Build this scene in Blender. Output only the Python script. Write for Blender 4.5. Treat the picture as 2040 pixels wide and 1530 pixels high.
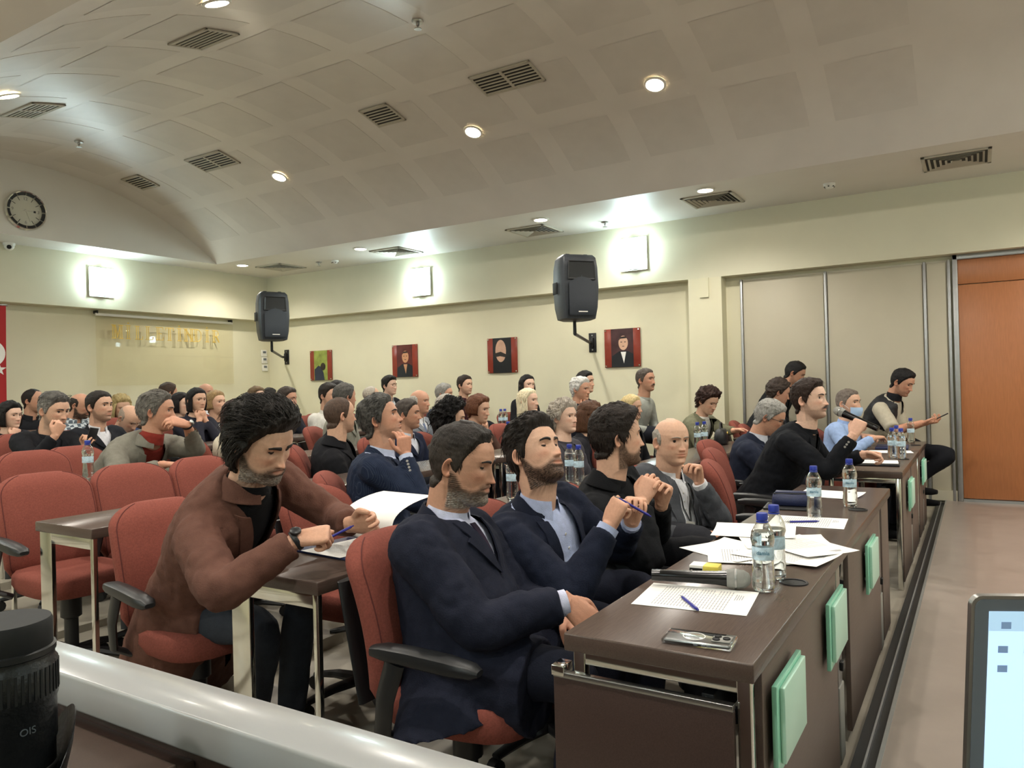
import bpy, bmesh, math, random
import numpy as np
from mathutils import Vector, Matrix, noise
from mathutils.bvhtree import BVHTree
R = math.radians
rnd = random.Random(7)
for o in list(bpy.data.objects): bpy.data.objects.remove(o)
SC = bpy.context.scene
COL = SC.collection

# ------------------------------------------------------------------ camera
CAM_Z = 1.335; FPX = 1505.0
yaw, pitch, roll = R(31.7), R(.16), R(1.49)
fw = Vector((math.cos(yaw)*math.cos(pitch), math.sin(yaw)*math.cos(pitch), math.sin(pitch)))
rt = Vector((math.sin(yaw), -math.cos(yaw), 0)); up = rt.cross(fw)
r2 = rt*math.cos(roll)-up*math.sin(roll); u2 = up*math.cos(roll)+rt*math.sin(roll)
cd = bpy.data.cameras.new('camera'); cam = bpy.data.objects.new('camera', cd); COL.objects.link(cam)
cd.sensor_width = 36; cd.lens = 36*FPX/2040; cd.clip_start = .02; cd.clip_end = 100
M = Matrix((r2, u2, -fw)).transposed().to_4x4(); M.translation = (0, 0, CAM_Z); cam.matrix_world = M
SC.camera = cam
def ray(x, y): return fw + r2*((x-1020)/FPX) + u2*((765-y)/FPX)
def W(x, y, d): return Vector((0, 0, CAM_Z)) + ray(x, y)*d            # a point of the room at a given depth
def WY(x, y, Y): r = ray(x, y); return Vector((0, 0, CAM_Z)) + r*(Y/r.y)
def WX(x, y, X): r = ray(x, y); return Vector((0, 0, CAM_Z)) + r*(X/r.x)
def WZ(x, y, Z): r = ray(x, y); return Vector((0, 0, CAM_Z)) + r*((Z-CAM_Z)/r.z)

# ------------------------------------------------------------------ world, light level
wd = bpy.data.worlds.new('world'); SC.world = wd; wd.use_nodes = True
wd.node_tree.nodes['Background'].inputs[0].default_value = (.9, .95, 1, 1)
wd.node_tree.nodes['Background'].inputs[1].default_value = .05
vs = SC.view_settings
vs.view_transform = 'Standard'; vs.look = 'None'; vs.gamma = 1; vs.use_curve_mapping = False
vs.exposure = 1.42
LAMP_DOWN = 40; LAMP_WALL = 15.0

# ------------------------------------------------------------------ materials
def lin(c):
    if isinstance(c, str): c = [int(c[i:i+2], 16)/255 for i in (0, 2, 4)]
    return tuple(x/12.92 if x <= .04045 else ((x+.055)/1.055)**2.4 for x in c[:3])
MATS = {}
def mat(name, col='808080', rough=.5, metal=0, var=.0, scale=20, bump=0, bscale=60, spec=.5, trans=0, ior=1.45, emit=0, alpha=1, coat=0, objcol=False, attr=None, stretch=None, tint=None):
    if name in MATS: return MATS[name]
    m = bpy.data.materials.new(name); m.use_nodes = True; nt = m.node_tree; N = nt.nodes; L = nt.links
    b = N['Principled BSDF']; c = lin(col)
    b.inputs['Base Color'].default_value = (*c, 1); b.inputs['Roughness'].default_value = rough; b.inputs['Metallic'].default_value = metal
    b.inputs['Specular IOR Level'].default_value = spec; b.inputs['Transmission Weight'].default_value = trans; b.inputs['IOR'].default_value = ior
    b.inputs['Alpha'].default_value = alpha; b.inputs['Coat Weight'].default_value = coat; b.inputs['Coat Roughness'].default_value = .08
    if emit: b.inputs['Emission Color'].default_value = (*c, 1); b.inputs['Emission Strength'].default_value = emit
    src = None
    tc = N.new('ShaderNodeTexCoord'); mp = N.new('ShaderNodeMapping'); L.new(tc.outputs['Object'], mp.inputs[0])
    if stretch: mp.inputs['Scale'].default_value = stretch
    if objcol: oi = N.new('ShaderNodeObjectInfo'); src = oi.outputs['Color']
    if attr: at = N.new('ShaderNodeAttribute'); at.attribute_name = attr; src = at.outputs['Color']
    if var:
        nz = N.new('ShaderNodeTexNoise'); nz.inputs['Scale'].default_value = scale; nz.inputs['Detail'].default_value = 5
        L.new(mp.outputs[0], nz.inputs['Vector'])
        mr = N.new('ShaderNodeMapRange'); mr.inputs[1].default_value = .3; mr.inputs[2].default_value = .7
        mr.inputs[3].default_value = 1-var; mr.inputs[4].default_value = 1+var; L.new(nz.outputs[0], mr.inputs[0])
        mx = N.new('ShaderNodeVectorMath'); mx.operation = 'SCALE'
        if src: L.new(src, mx.inputs[0])
        else: mx.inputs[0].default_value = c
        L.new(mr.outputs[0], mx.inputs['Scale']); src = mx.outputs[0]
    if src: L.new(src, b.inputs['Base Color'])
    if bump:
        nb = N.new('ShaderNodeTexNoise'); nb.inputs['Scale'].default_value = bscale; nb.inputs['Detail'].default_value = 3
        L.new(mp.outputs[0], nb.inputs['Vector'])
        bp = N.new('ShaderNodeBump'); bp.inputs['Strength'].default_value = bump; bp.inputs['Distance'].default_value = .01
        L.new(nb.outputs[0], bp.inputs['Height']); L.new(bp.outputs[0], b.inputs['Normal'])
    MATS[name] = m; return m
mat('wall', 'DCD7BC', .6, var=.02, scale=3, bump=.05, bscale=200)
mat('soffit', 'D8D4BC', .5, var=.02, scale=3)
mat('vault', 'DAD4CC', .30, var=.04, scale=2.5, bump=.06, bscale=9)
mat('vault_panel', 'D2CCC4', .36, var=.04, scale=4, bump=.06, bscale=12)
mat('ceiling', 'DCD8D0', .5, var=.02, scale=3)
mat('floor', 'A9A294', .35, var=.12, scale=5, bump=.03, bscale=40)
mat('stage', '998D85', .28, var=.06, scale=6, bump=.02, bscale=30)
mat('wenge', '43342F', .33, var=.18, scale=9, stretch=(2, 40, 40), bump=.03, bscale=60)
mat('wenge_top', '54463F', .26, var=.12, scale=9, stretch=(2, 40, 40))
mat('desk_front', '6A5A53', .45, var=.08, scale=9, stretch=(2, 30, 30))
mat('chrome', 'D8D8D4', .12, 1)
mat('steel', 'A8A8A6', .32, 1, var=.05)
mat('alu', 'A9ABAC', .38, .8, var=.05)
mat('red_fabric', '83493F', .92, var=.14, scale=160, bump=.25, bscale=420, spec=.2)
mat('seam_red', '5A2A26', .9)
mat('black_plastic', '1D1E20', .42, var=.1, scale=30)
mat('black_matte', '101012', .6)
mat('grey_plastic', '8B8984', .45)
mat('speaker', '34383E', .5, var=.1, scale=60, bump=.1, bscale=300)
mat('grille', '2A3038', .55, var=.3, scale=500, bump=.4, bscale=600)
mat('white_gloss', 'A4A5A6', .26, coat=.15)
mat('white_plastic', 'E4E2DA', .4)
mat('paper', 'F1EFEA', .8, var=.015, scale=30)
mat('ink', '9C9A9E', .8)
mat('blue_ink', '2E2F8C', .35)
mat('glass', 'F4F8F8', .03, trans=1, ior=1.45)
mat('green_glass', '9FE6CA', .2, var=.03, scale=5)
mat('green_glass_face', 'C6EEDC', .35)
def clear_mat(name, col, k, ior=1.3, rough=.04):
    m = bpy.data.materials.new(name); m.use_nodes = True; nt = m.node_tree; N = nt.nodes; L = nt.links
    for n in list(N): N.remove(n)
    out = N.new('ShaderNodeOutputMaterial'); mx = N.new('ShaderNodeMixShader'); tr = N.new('ShaderNodeBsdfTransparent'); gl = N.new('ShaderNodeBsdfGlossy')
    fr = N.new('ShaderNodeLayerWeight'); fr.inputs[0].default_value = k
    tr.inputs[0].default_value = (*lin(col), 1); gl.inputs['Roughness'].default_value = rough; gl.inputs['Color'].default_value = (1, 1, 1, 1)
    L.new(fr.outputs['Facing'], mx.inputs[0]); L.new(tr.outputs[0], mx.inputs[1]); L.new(gl.outputs[0], mx.inputs[2]); L.new(mx.outputs[0], out.inputs[0])
    MATS[name] = m; return m
clear_mat('bottle_plastic', 'F8FAFA', .42)
mat('water', 'FAFEFF', .0, trans=1, ior=1.33)
clear_mat('clear_case', 'E6E9EC', .3)
clear_mat('sign_glass', 'FCFBF7', .07)
mat('cap_blue', '2D3E9E', .35)
mat('label_blue', 'BCD4E2', .5, var=.3, scale=70)
mat('label_ink', '1F6E8C', .5)
mat('door_wood', 'AE7047', .34, var=.07, scale=14, stretch=(1, 8, .7))
mat('partition', 'BDB6A2', .5, var=.02, scale=4)
mat('frame_red', '8A3B2E', .25, var=.08, scale=8)
mat('flag_red', 'A32023', .7, var=.06, scale=10)
mat('white_cloth', 'E8E6E2', .7)
mat('gold', 'E6C560', .4, .2)
mat('mic_black', '0B0B0D', .22)
mat('marking', '5C626A', .5)
mat('clock_face', 'CFCDBE', .8)
mat('screen', 'C4E4FF', .3, emit=.30)
mat('screen_bar', 'B4D6F2', .3, emit=.22)
mat('mask_blue', 'A9C4E4', .8)
mat('screen_ink', '7E9AC0', .3, emit=.12)
mat('bezel', '666C74', .4)
mat('lens_black', '15171A', .38, var=.15, scale=60, bump=.12, bscale=150)
mat('rubber', '1A1B1D', .7, var=.15, scale=80)
mat('navy_leather', '232B4E', .45, var=.1, scale=50, bump=.15, bscale=150)
mat('yellow_pack', 'E5D25A', .4)
mat('mic_mesh', 'B9BAB5', .42, .5, bump=.9, bscale=900)
mat('lamp_warm', 'FFF0D2', .4, emit=38)
mat('lamp_cool', 'DCF6FA', .4, emit=LAMP_WALL)
mat('dark_vent', '2B2926', .7)
mat('vent', 'B9B3A4', .5)
mat('cloth', '808080', .88, objcol=True, var=.10, scale=40, bump=.22, bscale=260, spec=.2)
mat('knit', '808080', .95, objcol=True, var=.12, scale=200, bump=.5, bscale=350, spec=.1)
mat('shiny_cloth', '808080', .6, objcol=True, var=.08, scale=60, bump=.15, bscale=150)
mat('skin', '808080', .52, attr='Col', var=.06, scale=90, bump=.10, bscale=320, spec=.4)
mat('hair', '808080', .55, attr='Col', var=.28, scale=120, stretch=(1, 1, .25), bump=.5, bscale=230, spec=.28)
mat('vest_black', '17181D', .6, var=.1, scale=40, bump=.2, bscale=60)
mat('vest_beige', 'ADA593', .8, var=.06, scale=40, bump=.2, bscale=60)
def mat_pinstripe():
    m = mat('pinstripe', '1B2438', .85, var=.1, scale=60, bump=.15, bscale=300, spec=.2); nt = m.node_tree; N = nt.nodes; L = nt.links
    b = N['Principled BSDF']; old = b.inputs['Base Color'].links[0].from_socket
    tc = N.new('ShaderNodeTexCoord'); wv = N.new('ShaderNodeTexWave'); wv.inputs['Scale'].default_value = 60; wv.wave_profile = 'SIN'; wv.bands_direction = 'X'
    L.new(tc.outputs['Object'], wv.inputs['Vector'])
    cr = N.new('ShaderNodeMapRange'); cr.inputs[1].default_value = .86; cr.inputs[2].default_value = .97; L.new(wv.outputs['Fac'], cr.inputs[0])
    mx = N.new('ShaderNodeMixRGB'); mx.inputs[2].default_value = (.030, .040, .068, 1); L.new(cr.outputs[0], mx.inputs[0]); L.new(old, mx.inputs[1]); L.new(mx.outputs[0], b.inputs['Base Color'])
mat_pinstripe()
def mat_plaid(name, c1, c2, sc):
    m = mat(name, c1, .85, var=.1, scale=60); nt = m.node_tree; N = nt.nodes; L = nt.links; b = N['Principled BSDF']
    tc = N.new('ShaderNodeTexCoord'); ck = N.new('ShaderNodeTexNoise' if sc < 0 else 'ShaderNodeTexChecker'); L.new(tc.outputs['Object'], ck.inputs['Vector'])
    ck.inputs['Scale'].default_value = abs(sc)
    mx = N.new('ShaderNodeMixRGB'); mx.inputs[1].default_value = (*lin(c1), 1); mx.inputs[2].default_value = (*lin(c2), 1)
    if sc < 0:
        cr = N.new('ShaderNodeMapRange'); cr.inputs[1].default_value = .52; cr.inputs[2].default_value = .6; L.new(ck.outputs[0], cr.inputs[0]); L.new(cr.outputs[0], mx.inputs[0])
    else: L.new(ck.outputs[1], mx.inputs[0])
    L.new(mx.outputs[0], b.inputs['Base Color'])
mat_plaid('plaid', '55606A', 'C5CDD2', 30)
mat_plaid('flower_print', '23232E', 'B8B4B0', -45)

# ------------------------------------------------------------------ mesh helpers
def link(o, parent=None):
    COL.objects.link(o)
    if parent is not None: o.parent = parent
    return o
def tag(o, label=None, cat=None, group=None, kind=None):
    if label: o['label'] = label
    if cat: o['category'] = cat
    if group: o['group'] = group
    if kind: o['kind'] = kind
    return o
def empty(name, loc=(0, 0, 0), rz=0, label=None, cat=None, group=None):
    o = bpy.data.objects.new(name, None); o.location = loc; o.rotation_euler = (0, 0, rz); o.empty_display_size = .1
    link(o); return tag(o, label, cat, group)
def copy_tree(o, parent=None):
    c = o.copy(); link(c)
    if parent is not None: c.parent = parent
    for ch in list(o.children): copy_tree(ch, c)
    return c
def basis(d):
    d = Vector(d).normalized(); a = Vector((0, 0, 1)) if abs(d.z) < .9 else Vector((1, 0, 0))
    u = d.cross(a).normalized(); return u, d.cross(u).normalized(), d
class MB:
    def __init__(s): s.v = []; s.f = []
    def add(s, vs, fs):
        k = len(s.v); s.v += [tuple(p) for p in vs]; s.f += [tuple(i+k for i in f) for f in fs]; return s
    def grid(s, rings, closed=True, cap=True):
        n = len(rings[0]); vs = [p for r in rings for p in r]; fs = []
        for i in range(len(rings)-1):
            for j in range(n if closed else n-1):
                k = (j+1) % n; fs.append((i*n+j, i*n+k, (i+1)*n+k, (i+1)*n+j))
        if cap and closed:
            fs.append(tuple(reversed(range(n)))); fs.append(tuple(range((len(rings)-1)*n, len(rings)*n)))
        return s.add(vs, fs)
    def box(s, a, b, bev=0):
        a, b = Vector(a), Vector(b); lo = Vector(map(min, a, b)); hi = Vector(map(max, a, b))
        if bev <= 0:
            vs = [(x, y, z) for z in (lo.z, hi.z) for x, y in ((lo.x, lo.y), (hi.x, lo.y), (hi.x, hi.y), (lo.x, hi.y))]
            return s.add(vs, [(3, 2, 1, 0), (4, 5, 6, 7), (0, 1, 5, 4), (1, 2, 6, 5), (2, 3, 7, 6), (3, 0, 4, 7)])
        bev = min(bev, min(hi-lo)*.49)
        def rr(z, e):
            o = []
            for cx, cy, a0 in ((hi.x-bev, hi.y-bev, 0), (lo.x+bev, hi.y-bev, 90), (lo.x+bev, lo.y+bev, 180), (hi.x-bev, lo.y+bev, 270)):
                for k in range(4):
                    t = R(a0+k*30); o.append((cx+math.cos(t)*(bev-e), cy+math.sin(t)*(bev-e), z))
            return o
        return s.grid([rr(lo.z, bev*.7), rr(lo.z+bev*.3, bev*.3), rr(lo.z+bev, 0), rr(hi.z-bev, 0), rr(hi.z-bev*.3, bev*.3), rr(hi.z, bev*.7)])
    def tube(s, pts, rad, n=10, cap=True, flat=1.0, side=None):
        pts = [Vector(p) for p in pts]; m = len(pts)
        if not hasattr(rad, '__len__'): rad = [rad]*m
        rings = []; pu = Vector(side) if side is not None else None
        for i, p in enumerate(pts):
            d = (pts[min(i+1, m-1)]-pts[max(i-1, 0)]).normalized()
            if pu is None: pu = basis(d)[0]
            u = (pu-d*pu.dot(d)).normalized(); v = d.cross(u); pu = u
            rings.append([p+u*math.cos(2*math.pi*k/n)*rad[i]+v*math.sin(2*math.pi*k/n)*rad[i]*flat for k in range(n)])
        return s.grid(rings, True, cap)
    def lathe(s, prof, c=(0, 0, 0), ax=(0, 0, 1), n=20, cap=True):
        u, v, d = basis(ax); c = Vector(c)
        return s.grid([[c+d*h+(u*math.cos(2*math.pi*k/n)+v*math.sin(2*math.pi*k/n))*max(r, 1e-5) for k in range(n)] for r, h in prof], True, cap)
    def ball(s, c, r, n=12, m=8, sc=(1, 1, 1)):
        return s.grid([[Vector(c)+Vector((math.cos(2*math.pi*k/n)*math.sin(t)*r*sc[0], math.sin(2*math.pi*k/n)*math.sin(t)*r*sc[1], -math.cos(t)*r*sc[2])) for k in range(n)] for t in [max(.02, min(math.pi-.02, math.pi*i/m)) for i in range(m+1)]])
    def mesh(s, name, smooth=True, ang=40):
        me = bpy.data.meshes.new(name); me.from_pydata(s.v, [], s.f); me.update()
        bm = bmesh.new(); bm.from_mesh(me); bmesh.ops.recalc_face_normals(bm, faces=bm.faces); bm.to_mesh(me); bm.free()
        if smooth:
            me.shade_smooth()
            if ang < 180:
                bm = bmesh.new(); bm.from_mesh(me)
                for e in bm.edges:
                    if len(e.link_faces) == 2 and e.calc_face_angle(0) > R(ang): e.smooth = False
                bm.to_mesh(me); bm.free()
        return me
    def build(s, name, m, parent=None, smooth=True, ang=40, loc=None, rz=0):
        me = s.mesh(name, smooth, ang); me.materials.append(MATS[m] if isinstance(m, str) else m)
        o = bpy.data.objects.new(name, me); link(o, parent)
        if loc is not None: o.location = loc; o.rotation_euler = (0, 0, rz)
        return o
def box(name, m, a, b, parent=None, bev=0): return MB().box(a, b, bev).build(name, m, parent)
def text_mesh(name, body, size, m, parent, mw, depth=.001):
    cu = bpy.data.curves.new(name, 'FONT'); cu.body = body; cu.size = size; cu.extrude = depth; cu.align_x = 'CENTER'; cu.align_y = 'CENTER'
    o = bpy.data.objects.new(name, cu); COL.objects.link(o)
    dg = bpy.context.evaluated_depsgraph_get(); me = bpy.data.meshes.new_from_object(o.evaluated_get(dg)); bpy.data.objects.remove(o)
    me.materials.clear(); me.materials.append(MATS[m]); o = bpy.data.objects.new(name, me); link(o, parent); o.matrix_local = mw; return o

# ------------------------------------------------------------------ the room
STAGE = .10; ZC = 3.2; ZS = 2.5; XA = 8.6; XAS = 8.42; YB = 10.05; YBS = 9.85; XW = -2.6; YW = -4.2
V0, V1, YL, RISE = 1.975, 7.05, 9.3, .86
VC = (V0+V1)/2; HS = (V1-V0)/2; VR = (HS*HS+RISE*RISE)/(2*RISE); VZ = ZC+RISE-VR
def vault_z(x): return VZ+math.sqrt(VR*VR-(x-VC)**2)
def on_vault(px, py):
    r = ray(px, py); t = 2.0
    while t < 20:
        p = Vector((0, 0, CAM_Z))+r*t
        if V0 < p.x < V1 and p.z >= vault_z(p.x): break
        t += .004
    return p
def struct(o): o['kind'] = 'structure'; return o
TIER = [(0, 0), (1.6, .02), (2.85, .08), (4.1, .12), (5.3, .17), (6.55, .22), (7.8, .27)]
def floor_z(y):
    z = 0
    for a, b in TIER:
        if y >= a: z = b
    return z
fb = MB()
fb.box((XW, .385, -.1), (XA, 1.6, 0))
for i, (a, b) in enumerate(TIER[1:]):
    fb.box((XW, a, -.1), (XA, TIER[i+2][0] if i+2 < len(TIER) else YB+.1, b))
struct(fb.build('floor', 'floor', smooth=False))
sf = struct(MB().box((XW, YW, -.1), (XA, .30, STAGE)).build('floor_stage', 'stage', smooth=False))
e = MB().box((XW, .30, -.08), (XA, .385, STAGE-.03)).build('edge_channel', 'black_plastic', sf)
MB().box((XW, .340, STAGE-.03), (XA, .347, STAGE-.012)).build('channel_rail', 'alu', sf)
MB().box((XW, .293, STAGE-.01), (XA, .306, STAGE+.004)).build('edge_trim', 'alu', sf)
struct(MB().box((XA, YW, 0), (XA+.2, YB, ZC+.2)).build('wall_right', 'wall', smooth=False))
struct(MB().box((XW, YB, 0), (XA+.2, YB+.2, ZC+.2)).build('wall_back', 'wall', smooth=False))
struct(MB().box((XW-.2, YW, 0), (XW, YB+.2, ZC+.2)).build('wall_left', 'wall', smooth=False))
struct(MB().box((XW-.2, YW-.2, 0), (XA+.2, YW, ZC+.2)).build('wall_front', 'wall', smooth=False))
struct(MB().box((XAS, YW, ZS), (XA, YB, ZC)).build('trim_1', 'soffit', smooth=False))
struct(MB().box((XW, YBS, ZS), (XAS, YB, ZC)).build('trim_2', 'soffit', smooth=False))
cb = MB().box((V1, YW, ZC), (XA, YB, ZC+.12)).box((XW, YW, ZC), (V0, YB, ZC+.12)).box((V0, YL+.06, ZC), (V1, YB, ZC+.12))
ceil = struct(cb.build('ceiling', 'ceiling', smooth=False))
vb = MB(); n = 48; prof = [(V0+(V1-V0)*i/n) for i in range(n+1)]
vb.grid([[(x, y, vault_z(x)) for x in prof] for y in (YW, YL)], closed=False)
vb.grid([[(x, y, vault_z(x)+.1) for x in prof] for y in (YL, YW)], closed=False)
va = struct(vb.build('ceiling_vault', 'vault', ang=60))
lb = MB().grid([[(x, YL, ZC) for x in prof], [(x, YL, vault_z(x)+.05) for x in prof]], closed=False)
lb.grid([[(x, YL+.06, vault_z(x)+.05) for x in prof], [(x, YL+.06, ZC) for x in prof]], closed=False)
lb.add([(V0, YL, ZC), (V1, YL, ZC), (V1, YL+.06, ZC), (V0, YL+.06, ZC)], [(0, 1, 2, 3)])
struct(lb.build('wall_lunette', 'ceiling', smooth=False))
# gypsum panels of the vault, each a shallow plate
arc = VR*math.asin(HS/VR); pw, gap = .60, .20; na = 6
me = None
for i in range(na):
    s0 = (i-na/2)*(pw+gap)+gap/2
    pm = MB(); rg = []
    for y, off in ((0, 0), (0, .0022), (pw, .0022), (pw, 0)):
        rg.append([(VC+math.sin((s0+pw*k/6)/VR)*(VR-off), y, VZ+math.cos((s0+pw*k/6)/VR)*(VR-off)) for k in range(7)])
    pm.grid(rg, closed=False); me = pm.mesh('panel', ang=20); me.materials.append(MATS['vault_panel'])
    for j in range(11):
        o = bpy.data.objects.new('panel', me); link(o, va); o.location = (0, .35+j*(pw+gap), 0)

# partition, column, door on the right wall
struct(MB().box((8.42, 2.42, 0), (XA, 2.80, ZS)).build('trim_3', 'wall', smooth=False))
MB().box((8.40, 2.56, ZS-.22), (8.42, 2.66, ZS)).build('column_duct', 'wall', bpy.data.objects['trim_3'])
pt = struct(MB().box((8.57, .24, 0), (XA-.001, 2.24, 2.46)).build('wall_partition', 'partition', smooth=False))
for y0, y1 in ((.455, 1.335), (1.375, 2.215)): MB().box((8.552, y0, .2), (8.572, y1, 2.44), .004).build('panel', 'partition', pt)
MB().box((8.552, .25, .2), (8.572, .415, 2.44), .004).build('panel', 'partition', pt)
for y in (2.235, 1.355, .435, .225): MB().box((8.535, y-.013, .1), (8.572, y+.013, 2.46), .004).build('mullion', 'alu', pt)
struct(MB().box((8.54, .20, STAGE), (XA-.002, 2.42, .20)).build('baseboard_right', 'partition', smooth=False))
dr = struct(MB().box((8.555, -1.0, STAGE+.03), (XA-.001, .15, 2.205), .004).build('door_1', 'door_wood'))
MB().box((8.556, -1.0, 2.213), (XA-.001, .15, 2.45), .003).build('transom_panel', 'door_wood', dr)
MB().box((8.53, .15, STAGE), (XA-.001, .195, 2.5), .006).box((8.53, -1.05, 2.45), (XA-.001, .195, 2.5), .006).build('door_frame', 'alu', dr)
MB().box((8.53, -1.0, STAGE), (XA-.001, .15, STAGE+.025)).build('threshold', 'alu', dr)
MB().box((8.50, -.9, 1.10), (8.553, -.86, 1.14), .004).tube([(8.51, -.88, 1.12), (8.50, -.76, 1.12)], .01).build('door_handle', 'steel', dr)
# ------------------------------------------------------------------ lamps
def spot(parent, loc, power, size=R(150), col=(1, .95, .87), blend=.6, rad=.05):
    l = bpy.data.lights.new('lamp', 'SPOT'); l.energy = power; l.spot_size = size; l.spot_blend = blend; l.color = col; l.shadow_soft_size = rad
    o = bpy.data.objects.new('lamp', l); link(o, parent); o.location = loc; return o
def downlight(p, nrm, label, group, power):
    t = empty('downlight', p, 0, label, 'light', group); nz = -Vector(nrm)
    MB().lathe([(.092, .0), (.092, .008), (.074, .012), (.070, .004), (.070, .0)], (0, 0, 0), nz, 24).build('trim_ring', 'white_plastic', t)
    MB().lathe([(.001, .006), (.07, .006), (.07, .003), (.001, .003)], (0, 0, 0), nz, 24).build('bulb', 'lamp_warm', t)
    s = spot(t, nz*.03, power); s.rotation_euler = (nz).to_track_quat('-Z', 'Y').to_euler()
for px, py, lab in ((1305, 165, 'round recessed ceiling light, brightest and nearest the door end of the vault'), (943, 260, 'round recessed light in the middle of the row along the vault'),
                    (557, 350, 'round recessed vault light nearest the back wall with the clock'), (430, 0, 'round recessed light cut by the top edge of the picture'), (15, 187, 'round recessed vault light at the far left edge of the picture')):
    p = on_vault(px, py); nr = Vector((p.x-VC, 0, p.z-VZ)).normalized(); p = p-nr*.014
    downlight(p, nr, lab, 'recessed vault lights', LAMP_DOWN)
for px, py, lab in ((1405, 378, 'small round recessed light beside the largest square air diffuser'), (1077, 437, 'small round recessed light left of the ceiling sprinkler on the flat strip'),
                    (718, 495, 'small round recessed light on the flat strip above the second portrait'), (483, 528, 'small round recessed light in the corner where the vault edge ends')):
    downlight(WZ(px, py, ZC-.001), (0, 0, 1), lab, 'recessed lights of the flat strip', LAMP_DOWN*.7)
ORD = ('first', 'second', 'third', 'fourth', 'fifth', 'sixth', 'seventh', 'eighth')
for i, (x, y) in enumerate(((7.25, -1.2), (1.2, 1.0), (1.2, 3.2), (1.2, 5.4), (1.2, 7.6), (-1.2, 1.0), (-1.2, 4.0))):           # the rest of the strips, outside the frame
    downlight(Vector((x, y, ZC-.001)), (0, 0, 1), 'round recessed flat-ceiling light outside the picture, %s from the door' % ORD[i], 'recessed lights out of view', LAMP_DOWN*.8)
for i, (x, y) in enumerate(((3.1, 1.4), (3.1, -1.2), (5.95, -.6), (5.95, -2.8))):
    nr = Vector((x-VC, 0, vault_z(x)-VZ)).normalized()
    downlight(Vector((x, y, vault_z(x)))-nr*.014, nr, 'round recessed light in the vault above the stage, %s of four' % ORD[i], 'recessed lights out of view', LAMP_DOWN)
def wall_lamp(p, nrm, label):
    n = Vector(nrm); t = empty('wall_lamp', p, math.atan2(n.x, -n.y), label, 'light', 'square glowing wall lamps')
    # local -Y points into the room
    MB().box((-.10, -.03, -.16), (.10, -.001, .16), .004).build('backplate', 'steel', t)
    MB().box((-.165, -.040, -.195), (.165, -.034, .195), .002).build('glass_plate', 'white_plastic', t)
    MB().box((-.15, -.105, -.18), (.15, -.0405, .18), .02).build('diffuser', 'lamp_cool', t)
    for z in (-.19, .181): MB().box((-.08, -.09, z), (.08, -.05, z+.009), .003).build('clip', 'steel', t)
for px, py, lab in ((1265, 507, 'square glowing wall lamp right of the big speaker'), (842, 562, 'square glowing wall lamp above the second portrait')):
    p = WX(px, py, XAS); wall_lamp(p, (-1, 0, 0), lab)
p = WY(199, 563, YBS); wall_lamp(p, (0, -1, 0), 'square glowing wall lamp on the back wall above the glass sign')
for y in (-2.4,): wall_lamp((XAS, y, 2.83), (-1, 0, 0), 'square glowing wall lamp over the door, outside the picture')
wall_lamp((2.6, YBS, 2.83), (0, -1, 0), 'square glowing wall lamp on the back wall, outside the picture')

for i, y in enumerate((-1.5, 1.5, 4.5, 7.5)): wall_lamp((XW, y, 2.83), (1, 0, 0), 'added square wall lamp on the unseen left wall, %s from the stage' % ORD[i])  # added out of view to throw more light up onto the vault
for i, x in enumerate((1.0, 4.5)): wall_lamp((x, YW, 2.83), (0, 1, 0), 'added unseen square wall lamp behind the stage, %s from the left wall' % ORD[i])  # also added out of view, extra light for the dark vault

# ------------------------------------------------------------------ vents, sprinklers, detectors
def diffuser(p, s, label):
    t = empty('air_diffuser', p, 0, label, 'vent', 'square ceiling diffusers')
    f = MB(); h = s/2
    for a, b in (((-h, -h), (h, -h+.03)), ((-h, h-.03), (h, h)), ((-h, -h), (-h+.03, h)), ((h-.03, -h), (h, h))): f.box((*a, -.012), (*b, 0), .002)
    f.build('frame', 'vent', t); MB().box((-h+.02, -h+.02, -.004), (h-.02, h-.02, 0)).build('backing', 'dark_vent', t)
    for k in range(5):
        g = h-.05-k*.042
        if g < .02: break
        m = MB(); w = .016
        for sx, sy in ((1, 0), (-1, 0), (0, 1), (0, -1)):
            q = [(g, -g, -.014), (g, g, -.014), (g-w, g-w, -.002), (g-w, -g+w, -.002)] if sx else [(-g, g, -.014), (g, g, -.014), (g-w, g-w, -.002), (-g+w, g-w, -.002)]
            if sx: q = [(x*sx, y, z) for x, y, z in q]
            else: q = [(x, y*sy, z) for x, y, z in q]
            m.add(q+[(x, y, z-.003) for x, y, z in q], [(0, 1, 2, 3), (7, 6, 5, 4), (0, 4, 5, 1), (2, 6, 7, 3), (1, 5, 6, 2), (3, 7, 4, 0)])
        m.build('vane', 'vent', t, smooth=False)
for px, py, lab in ((1420, 398, 'square ceiling air diffuser near the right end of the flat strip'), (1065, 459, 'square ceiling air diffuser above the big speaker'), (790, 501, 'square ceiling air diffuser between the two wall lamps'),
                    (560, 532, 'square ceiling air diffuser above the corner speaker'), (1905, 318, 'square ceiling air diffuser above the wooden door')):
    diffuser(WZ(px, py, ZC-.001), .52, lab)
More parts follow.
